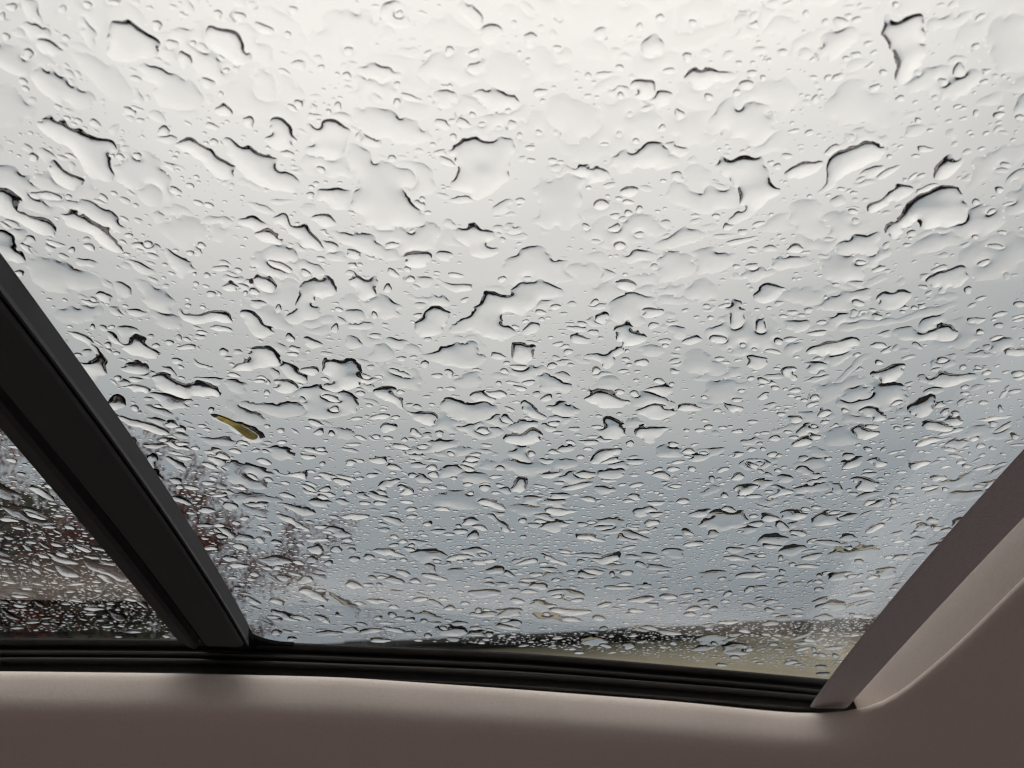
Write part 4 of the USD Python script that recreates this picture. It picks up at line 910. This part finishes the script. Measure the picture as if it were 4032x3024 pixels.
def water_mesh(pg, strength, seed, res=1.0, soft=1.0):
    """The shape a sheet of water takes inside its outline: the height z with z - l^2 laplacian(z) = const and z = 0 on the outline, scaled to the contact angle."""
    size = math.sqrt(pg.area)
    step = min(.0007, max(.00012, size / 11)) * res
    pts = [resample(A3(x.coords), step) for x in (pg.exterior, *pg.interiors)]
    nb_ = sum(map(len, pts))
    rim = mapbox_earcut.triangulate_float64(np.vstack(pts) * 1000, np.cumsum([len(x) for x in pts]).astype(np.uint32)).reshape(-1, 3).astype(int)
    for d, k in ((.32, 1.0), (.8, 1.15), (1.5, 1.35), (2.5, 1.7), (4.0, 2.2)):
        b = pg.buffer(-d * step)
        for gg in getattr(b, 'geoms', [b]):
            if not gg.is_empty and gg.area > (step * .8) ** 2:
                pts += [resample(A3(x.coords), step * k) for x in (gg.exterior, *gg.interiors)]
    inn = pg.buffer(-5.2 * step)
    if not inn.is_empty:
        x0, y0, x1, y1 = inn.bounds
        s2 = max(step * 2.3, .0011)
        gx_, gy_ = np.meshgrid(np.arange(x0, x1, s2), np.arange(y0, y1, s2 * .87))
        gx_ = gx_ + (np.arange(gx_.shape[0]) % 2)[:, None] * s2 / 2
        q = np.c_[gx_.ravel(), gy_.ravel()] + np.random.default_rng(seed).uniform(-.12, .12, (gx_.size, 2)) * s2
        pts.append(q[shapely.contains_xy(inn, q[:, 0], q[:, 1])])
    p = np.vstack(pts)
    tri = Delaunay((p - p.mean(0)) / size).simplices
    cen = p[tri].mean(1)
    tri = tri[shapely.contains_xy(pg, cen[:, 0], cen[:, 1])]
    e1, e2 = p[tri[:, 1]] - p[tri[:, 0]], p[tri[:, 2]] - p[tri[:, 0]]
    ar = e1[:, 0] * e2[:, 1] - e1[:, 1] * e2[:, 0]
    tri[ar < 0] = tri[ar < 0][:, [0, 2, 1]]
    ar = np.abs(ar) / 2
    ok = ar > 1e-14
    tri, ar = tri[ok], ar[ok]
    used = np.zeros(len(p), bool); used[tri.ravel()] = True; used[:nb_] = True
    x, y = p[tri, 0], p[tri, 1]
    b = np.stack([y[:, 1] - y[:, 2], y[:, 2] - y[:, 0], y[:, 0] - y[:, 1]], 1) / (2 * ar[:, None])
    c = np.stack([x[:, 2] - x[:, 1], x[:, 0] - x[:, 2], x[:, 1] - x[:, 0]], 1) / (2 * ar[:, None])
    lam = LAM[strength]
    Kd = (b[:, :, None] * b[:, None] + c[:, :, None] * c[:, None]) * ar[:, None, None] * lam ** 2 + np.eye(3)[None] * (ar / 3)[:, None, None]
    I, J = np.repeat(tri, 3, 1), np.tile(tri, (1, 3))
    n = len(p)
    KK = coo_matrix((Kd.ravel(), (I.ravel(), J.ravel())), (n, n)).tocsr()
    f = np.bincount(tri.ravel(), np.repeat(ar / 3, 3), n)
    wob_ = meshkit.noise(np.c_[p * 170 + seed * 1.7, np.zeros(n)], 9)
    f = f * (.35 + 1.3 * wob_)
    free = np.where(used & (np.arange(n) >= nb_))[0]
    z = np.zeros(n)
    if len(free):
        z[free] = spsolve(KK[free][:, free].tocsc(), f[free])
    gxt, gyt = (b * z[tri]).sum(1), (c * z[tri]).sum(1)
    W = np.bincount(tri.ravel(), np.repeat(ar, 3), n)
    W[W == 0] = 1
    gx_, gy_ = np.bincount(tri.ravel(), np.repeat(ar * gxt, 3), n) / W, np.bincount(tri.ravel(), np.repeat(ar * gyt, 3), n) / W
    edge = np.hypot(gxt, gyt)[(tri < nb_).any(1)]
    target = math.tan(math.radians(ANGLE[strength] * soft * (.94 if p[:, 1].mean() < .235 else 1.02) * random.Random(seed).uniform(.88, 1.14)))
    k = target / max(np.percentile(edge, 75), 1e-9)
    z, gx_, gy_ = z * k, gx_ * k, gy_ * k
    idx = -np.ones(n, int); idx[used] = np.arange(used.sum())
    return p[used], z[used], gx_[used], gy_[used], idx[tri], rim

GAP = 3e-5
def solid_water(p, z, gx_, gy_, tri, rim):
    """the domed top and, on the rim's own points, the flat underside; rim: triangles over the first points, or the rim's point numbers"""
    m = len(p)
    top = P(p[:, 0], p[:, 1], TOP + GAP + z)
    nn = -gx_[:, None] * XU - gy_[:, None] * DV + NW
    nn /= np.linalg.norm(nn, axis=1, keepdims=True)
    if rim.ndim == 1:
        q = p[rim]
        bt = A3([(0, i, i + 1) for i in range(1, len(q) - 1)])
    else:
        q, bt = p[:rim.max() + 1], rim
    e1, e2 = q[bt[:, 1]] - q[bt[:, 0]], q[bt[:, 2]] - q[bt[:, 0]]
    ar = e1[:, 0] * e2[:, 1] - e1[:, 1] * e2[:, 0]
    bt = np.where((ar > 0)[:, None], bt[:, ::-1], bt)
    bot = P(q[:, 0], q[:, 1], np.full(len(q), TOP + GAP))
    return np.vstack([top, bot]), np.vstack([tri, bt + m]), np.vstack([nn, np.tile(-NW, (len(q), 1))])

# --- labels: look first, then the place between things one can find
def place(c):
    x, y = c
    col = ['far left', 'left', 'left of centre', 'centre', 'right of centre', 'right', 'far right'][min(6, max(0, int(x / 4032 * 7)))]
    if y > 1720 and x < 660 and y > 1700 + x * 1.15:
        return 'on the rear pane, ' + ('upper part' if y < 2150 else 'lower part')
    for lim, row in ((260, 'along the top edge'), (560, 'in the top quarter'), (860, 'in the upper glass'), (1150, 'above mid picture'),
                     (1430, 'across mid picture'), (1720, 'level with the pod'), (1960, 'below the pod'), (2220, 'in the lower glass'), (2440, 'low on the glass'), (9999, 'by the black rail')):
        if y < lim:
            return f'{row}, {col}'
def scallop(g, many, rnd):
    """bays and dry spots where the sheet of water has drawn back round small drops"""
    a0 = g.area
    size = math.sqrt(a0)
    if size < .003:
        return g
    ex = g.exterior
    cuts = []
    for _ in range(int(many * ex.length / .006)):
        t = rnd.uniform(0, ex.length)
        pt = ex.interpolate(t)
        r_ = min(size * .16, rnd.uniform(.0004, .0015))
        ang = rnd.uniform(0, 6.28)
        q = shapely.affinity.rotate(shapely.affinity.scale(pt.buffer(r_), rnd.uniform(.8, 1.9), rnd.uniform(.7, 1.1)), math.degrees(ang))
        cuts.append(shapely.affinity.translate(q, rnd.uniform(-.5, .5) * r_, rnd.uniform(-.5, .5) * r_))
    c = shapely.union_all(cuts) if cuts else None
    h = largest(g.difference(c)) if c is not None else g
    if h is None or h.area < .6 * a0:
        return g
    h = largest(h.buffer(-.00022).buffer(.00044).buffer(-.00022))
    return Polygon(h.exterior) if h is not None and h.area > .55 * a0 else g
rs = random.Random(5)
for s in kept:
    if s[4]:
        s[0] = scallop(s[0], {'s': .35, 'm': .8, 'f': .9}[s[1]], rs)
for s in kept:
    del s[5]
kept.sort(key=lambda s: -s[3][0] * s[3][1])
single, rest = kept[:296], kept[296:]
cells = {}
for s in single:
    w, h = s[3]
    a = math.sqrt(w * h)
    size = 'huge' if a > 260 else 'large' if a > 150 else 'middling' if a > 80 else 'small'
    form = 'long' if w > 2.6 * h else 'tall' if h > 1.35 * w else 'rounded' if not s[4] else 'ragged'
    edge = {'s': 'dark-rimmed', 'm': 'grey-rimmed', 'f': 'filmy'}[s[1]]
    kind = 'puddle' if a > 110 else 'raindrop'
    s.append((kind, f'{size} {form} {edge} {kind}', place(s[2])))
    cells.setdefault(s[-1], []).append(s)
ORD = ['', 'second', 'third', 'fourth', 'fifth', 'sixth', 'seventh', 'eighth', 'ninth', 'tenth', 'eleventh', 'twelfth']
CNT = ['', 'one', 'two', 'three', 'four', 'five', 'six', 'seven', 'eight', 'nine', 'ten', 'eleven', 'twelve']
for key, ss in cells.items():
    kind, look, where = key
    ss.sort(key=lambda s: s[2][0])
    n = len(ss)
    for i, s in enumerate(ss):
        tail = '' if n == 1 else f', leftmost of {CNT[n]}' if i == 0 else f', rightmost of {CNT[n]}' if i == n - 1 else ', middle of three' if n == 3 else f', {ORD[i]} of {CNT[n]} from left'
        s.append(f'{look} {where}{tail}')
        s.append('rain puddles on the roof glass' if kind == 'puddle' else 'raindrops on the roof glass')
for i, s in enumerate(single):
    kind = s[5][0]
    prim = mesh_n('rain_puddle' if kind == 'puddle' else 'raindrop', *solid_water(*water_mesh(s[0], s[1], i + 1, 1.0, 1.0 if s[4] else .9)), m_water)
    tag(prim, s[6], kind, s[7])

def joined(parts):
    V, F, N, n = [], [], [], 0
    for v, f, nn in parts:
        V.append(v); F.append(f + n); N.append(nn); n += len(v)
    return np.vstack(V), np.vstack(F), np.vstack(N)

# --- the countless rest: the smaller measured drops and the fine spatter between all of them
parts = [solid_water(*water_mesh(s[0], s[1], 900 + i, 1.5, .9)) for i, s in enumerate(rest)]
# faint ragged sheets of water between the measured ones
fill = []
all_ = STRtree([s[0] for s in kept])
fgrid = []
for k in range(8000):
    film = k < 1400
    if film and len(fill) > 250 or len(fill) >= 1700:
        if film:
            continue
        break
    x, y = R.uniform(-700, 4500), R.uniform(-650, 2560)
    wd = R.uniform(120, 400) * (1.15 - max(0, y) / 3600) if film else R.uniform(22, 60) if R.random() < .72 else R.uniform(60, 140)
    asp = R.uniform(.22, .6) * (1.25 - max(0, y) / 4500)
    th = np.linspace(0, 2 * math.pi, 22, endpoint=False)
    rr = .62 + .75 * meshkit.noise(np.c_[np.cos(th) * 1.5 + k * 3.3, np.sin(th) * 1.5, np.zeros(22)], 40)
    an = math.radians(26 - 44 * min(1, max(0, x / 4032))) + R.gauss(0, .12)
    e = np.stack([np.cos(th) * rr * wd / 2, np.sin(th) * rr * wd * asp / 2], 1)
    px = A3([x, y]) + e @ A3([[math.cos(an), math.sin(an)], [-math.sin(an), math.cos(an)]])
    uv = uvs_at(chaikin(px, 1), TOP)
    cu_, cv_ = uv.mean(0)
    if not ((bend(u_right, cv_) + .003 < uv[:, 0].min() and uv[:, 0].max() < sa + .04) or uv[:, 0].max() < bend(u_left, cv_) - .001) or (uv[:, 1] > edge_v(uv[:, 0]) - .001).any():
        continue
    g = largest(Polygon(ragged(uv, min(.0007, .09 * math.sqrt(Polygon(uv).area)), 300 + k)).buffer(0))
    if g is None:
        continue
    if film:
        g = scallop(g, 1.3, R)
    a0 = g.area
    for i in all_.query(g.buffer(3e-4), predicate='intersects'):
        g = largest(g.difference(kept[i][0].buffer(2.5e-4))) if g is not None else None
    gb = g.bounds if g is not None else None
    for o in fill:
        if g is None:
            break
        bx = o[2]
        if bx[0] > gb[2] or gb[0] > bx[2] or bx[1] > gb[3] or gb[1] > bx[3]:
            continue
        if o[0].distance(g) < 3e-4:
            g = largest(g.difference(o[0].buffer(2.5e-4)))
    if g is not None and g.area > (.35 if film else .5) * a0 and g.area > 1.5e-7:
        st = ('s' if R.random() < .03 else 'm' if R.random() < .45 else 'f') if film else ('s' if R.random() < .42 else 'm' if R.random() < .75 else 'f')
        bb = g.bounds
        fill.append((g, st, (bb[0] - 4e-4, bb[1] - 4e-4, bb[2] + 4e-4, bb[3] + 4e-4)))
parts += [solid_water(*water_mesh(g, st, 3000 + i, 1.6, .8)) for i, (g, st, _) in enumerate(fill)]
polys = [s[0] for s in kept] + [g for g, _, _ in fill]
pod_px = [(822, 1633), (900, 1640), (960, 1672), (1020, 1715), (1036, 1738), (990, 1748), (930, 1715), (870, 1675)]
polys.append(Polygon(uvs_at(pod_px, TOP)).buffer(.0015))
tree_ = STRtree(polys)
placed_uv, placed_r = [], []
front_ok = lambda u, v: (bend(u_right, v) + .0012 < u < sa + .05 and -.09 < v < edge_v(u) - .0006)
rear_ok = lambda u, v: (uv_at(-1100, 2016, TOP)[0] < u < bend(u_left, v) - .0008 and -.09 < v < edge_v(u) - .0006)
LEV = 6
unit = {}
def unit_cap(N, rings):
    if (N, rings) not in unit:
        th = np.linspace(0, 2 * math.pi, N, endpoint=False)
        pts = [(0, 0)]
        for r_ in np.linspace(0, 1, rings + 1)[1:] ** .75:
            pts += [(r_ * math.cos(t), r_ * math.sin(t)) for t in th]
        f = [(0, 1 + i, 1 + (i + 1) % N) for i in range(N)]
        for k in range(rings - 1):
            a, b = 1 + k * N, 1 + (k + 1) * N
            for i in range(N):
                j = (i + 1) % N
                f += [(a + i, b + i, b + j), (a + i, b + j, a + j)]
        unit[(N, rings)] = (A3(pts), A3(f))
    return unit[(N, rings)]
def cap_drop(u, v, a, b, ang, theta, N, rings):
    q, f = unit_cap(N, rings)
    hgt = .5 * math.tan(theta) * math.sqrt(a * b)
    c_, s_ = math.cos(ang), math.sin(ang)
    x, y = q[:, 0] * a, q[:, 1] * b
    z = hgt * (1 - q[:, 0] ** 2 - q[:, 1] ** 2).clip(0)
    gx1, gy1 = -2 * hgt * q[:, 0] / a, -2 * hgt * q[:, 1] / b
    p = np.stack([u + x * c_ - y * s_, v + x * s_ + y * c_], 1)
    return solid_water(p, z, gx1 * c_ - gy1 * s_, gx1 * s_ + gy1 * c_, f, np.arange(len(q) - N, len(q)))
from collections import defaultdict
cellmap = defaultdict(list)
CS = .003
def try_drop(u, v, a, b, ang, theta, N, rings, clear=1.0):
    r_ = max(a, b)
    i, j = int(u // CS), int(v // CS)
    for di in (-1, 0, 1):
        for dj in (-1, 0, 1):
            for (uu, vv, rr) in cellmap[(i + di, j + dj)]:
                if (uu - u) ** 2 + (vv - v) ** 2 < (rr + r_) ** 2 * .72:
                    return False
    if len(tree_.query(shapely.Point(u, v), predicate='dwithin', distance=r_ * .95)):
        return False
    cellmap[(i, j)].append((u, v, r_))
    parts.append(cap_drop(u, v, a, b, ang, theta, N, rings))
    return True
u_lo, u_hi = uv_at(-1100, 2016, TOP)[0], sa + .05
NG = RN.random((128, 128))
def clumps(x, y):
    i, j = int(math.floor(x)), int(math.floor(y))
    s, t = x - i, y - j
    s, t = s * s * (3 - 2 * s), t * t * (3 - 2 * t)
    g = lambda a, b: NG[a % 128, b % 128]
    return (g(i, j) * (1 - s) + g(i + 1, j) * s) * (1 - t) + (g(i, j + 1) * (1 - s) + g(i + 1, j + 1) * s) * t
def spatter(n, lo, hi, power, N, rings, aspect, clump, vlo=-.09):
    got = 0
    for _ in range(n * 6):
        if got >= n:
            break
        u, v = R.uniform(u_lo, u_hi), R.uniform(vlo, .56)
        if not (front_ok(u, v) or rear_ok(u, v)):
            continue
        px = abs(u) > .58 * math.hypot(v, TOP) * 1.7 + .02
        if px:
            continue
        dn = clumps(u * clump, v * clump)
        far_ = min(1, max(0, (v - .18) / .2))
        if R.random() > (max(0, (dn - .33) * 2.6)) * (1 - far_) + far_ * (.45 + .55 * dn):
            continue
        r_ = lo * (hi / lo) ** (R.random() ** power)
        as_ = R.uniform(1.0, aspect)
        got += try_drop(u, v, r_ * as_, r_ / math.sqrt(as_), R.uniform(-.5, .5), math.radians(R.uniform(27, 47)), N, rings)
    return got
g_a = spatter(500, .0011, .0026, 1.3, 18, 6, 1.7, 60, .24)      # longish drops where the glass runs off towards the rail
g_b = spatter(3300, .0006, .0013, 1.5, 14, 4, 1.35, 70)
g_d = spatter(3200, .0005, .0015, 1.2, 12, 4, 1.7, 70, .31)
g_c = spatter(8300, .00022, .0007, 1.1, 9, 3, 1.2, 85)
mv, mf, mn = joined(parts)
tag(mesh_n('rain_spatter', mv, mf, mn, m_water), 'fine spatter of tiny raindrops between the puddles on the roof glass', 'raindrops', kind='stuff')
print('water', len(fill), len(kept), len(rest), g_a, g_b, g_c, len(mf))

# ------------------------------------------------------------------ what the rain washed onto the glass
def leafy(name, c0, c1, scale):
    return usdkit.material(stage, f'{LOOKS}/{name}', {
        'g': ('geometry', {}), 'n': ('noise_texture', {'scale': scale, 'detail': 4.0, 'roughness': .6}), 'r': ('rgb_ramp', {'ramp': [(.3, c0), (.7, c1)]}),
        'd': ('principled_bsdf', {'roughness': .6}), 't': ('translucent_bsdf', {}), 'm': ('mix_closure', {'fac': .65})},
        [('g.position', 'n.vector'), ('n.fac', 'r.fac'), ('r.color', 'd.base_color'), ('r.color', 't.color'), ('d.BSDF', 'm.closure1'), ('t.BSDF', 'm.closure2')], surface='m.closure')
m_pod = leafy('pod_skin', (0.50, 0.41, 0.17), (0.78, 0.72, 0.36), 420)
m_podtip = plain('pod_tip', (0.02, 0.016, 0.014), .6)
m_seed = plain('red_seed', (0.22, 0.05, 0.015), .5)

def lens_body(px, thick, w, n=2):
    """a flattish body lying on the glass: its outline domed to both sides"""
    pg = Polygon(uvs_at(chaikin(A3(px, float), n), w))
    ex = resample(A3(pg.exterior.coords), .0006)
    c = A3(pg.representative_point().coords[0])
    p, z, _, _, tri, _ = water_mesh(pg, 's', 5)
    z = z / z.max()
    m = len(p)
    top = P(p[:, 0], p[:, 1], w + thick * (.35 + z * .65))
    bot = P(p[:, 0], p[:, 1], w + thick * (.30 - z * .25))
    return np.vstack([top, bot]), np.vstack([tri, tri[:, ::-1] + m])
TP = lambda pts: [(700 + x * 600 / 2212, 1550 + y * 600 / 2212) for x, y in pts]
pod = thing('seed_pod', 'olive yellow club-shaped pod with a dark tip stuck to the glass at left', 'pod')
obj('body', lens_body(TP([(545, 345), (600, 318), (690, 345), (800, 395), (900, 450), (1010, 510), (1110, 570), (1165, 610), (1160, 650), (1100, 680), (1020, 660), (930, 600), (850, 530), (760, 465), (650, 420), (570, 375)]), .0016, TOP + .0004), m_pod, pod, smooth=60)
obj('tip', lens_body(TP([(455, 305), (530, 305), (600, 312), (560, 350), (530, 352)]), .0011, TOP + .0005, 1), m_podtip, pod, smooth=60)
obj('husk', lens_body(TP([(850, 405), (920, 405), (1000, 470), (1090, 520), (1160, 575), (1230, 565), (1235, 625), (1180, 650), (1170, 605), (1090, 550), (990, 495), (900, 445)]), .0012, TOP + .0024, 1), m_podtip, pod, smooth=60)
sdx = [(990 + 11 * math.cos(t), 1108 + 11 * math.sin(t)) for t in np.linspace(0, 6.28, 10, endpoint=False)]
tag(obj('seed_speck', lens_body(sdx, .0008, TOP + .0004, 1), m_seed, smooth=60), 'tiny rust red seed at the left end of a round raindrop', 'seed')
TS = lambda x, y: T(5, x, y)
tag(obj('leaf_scrap', lens_body([TS(1598, 1446), TS(1615, 1436), TS(1640, 1428), TS(1646, 1434), TS(1625, 1444), TS(1606, 1450)], .0006, TOP + .0004, 1), m_pod, smooth=60), 'tiny yellow scrap of leaf low on the glass right of centre', 'leaf scrap')
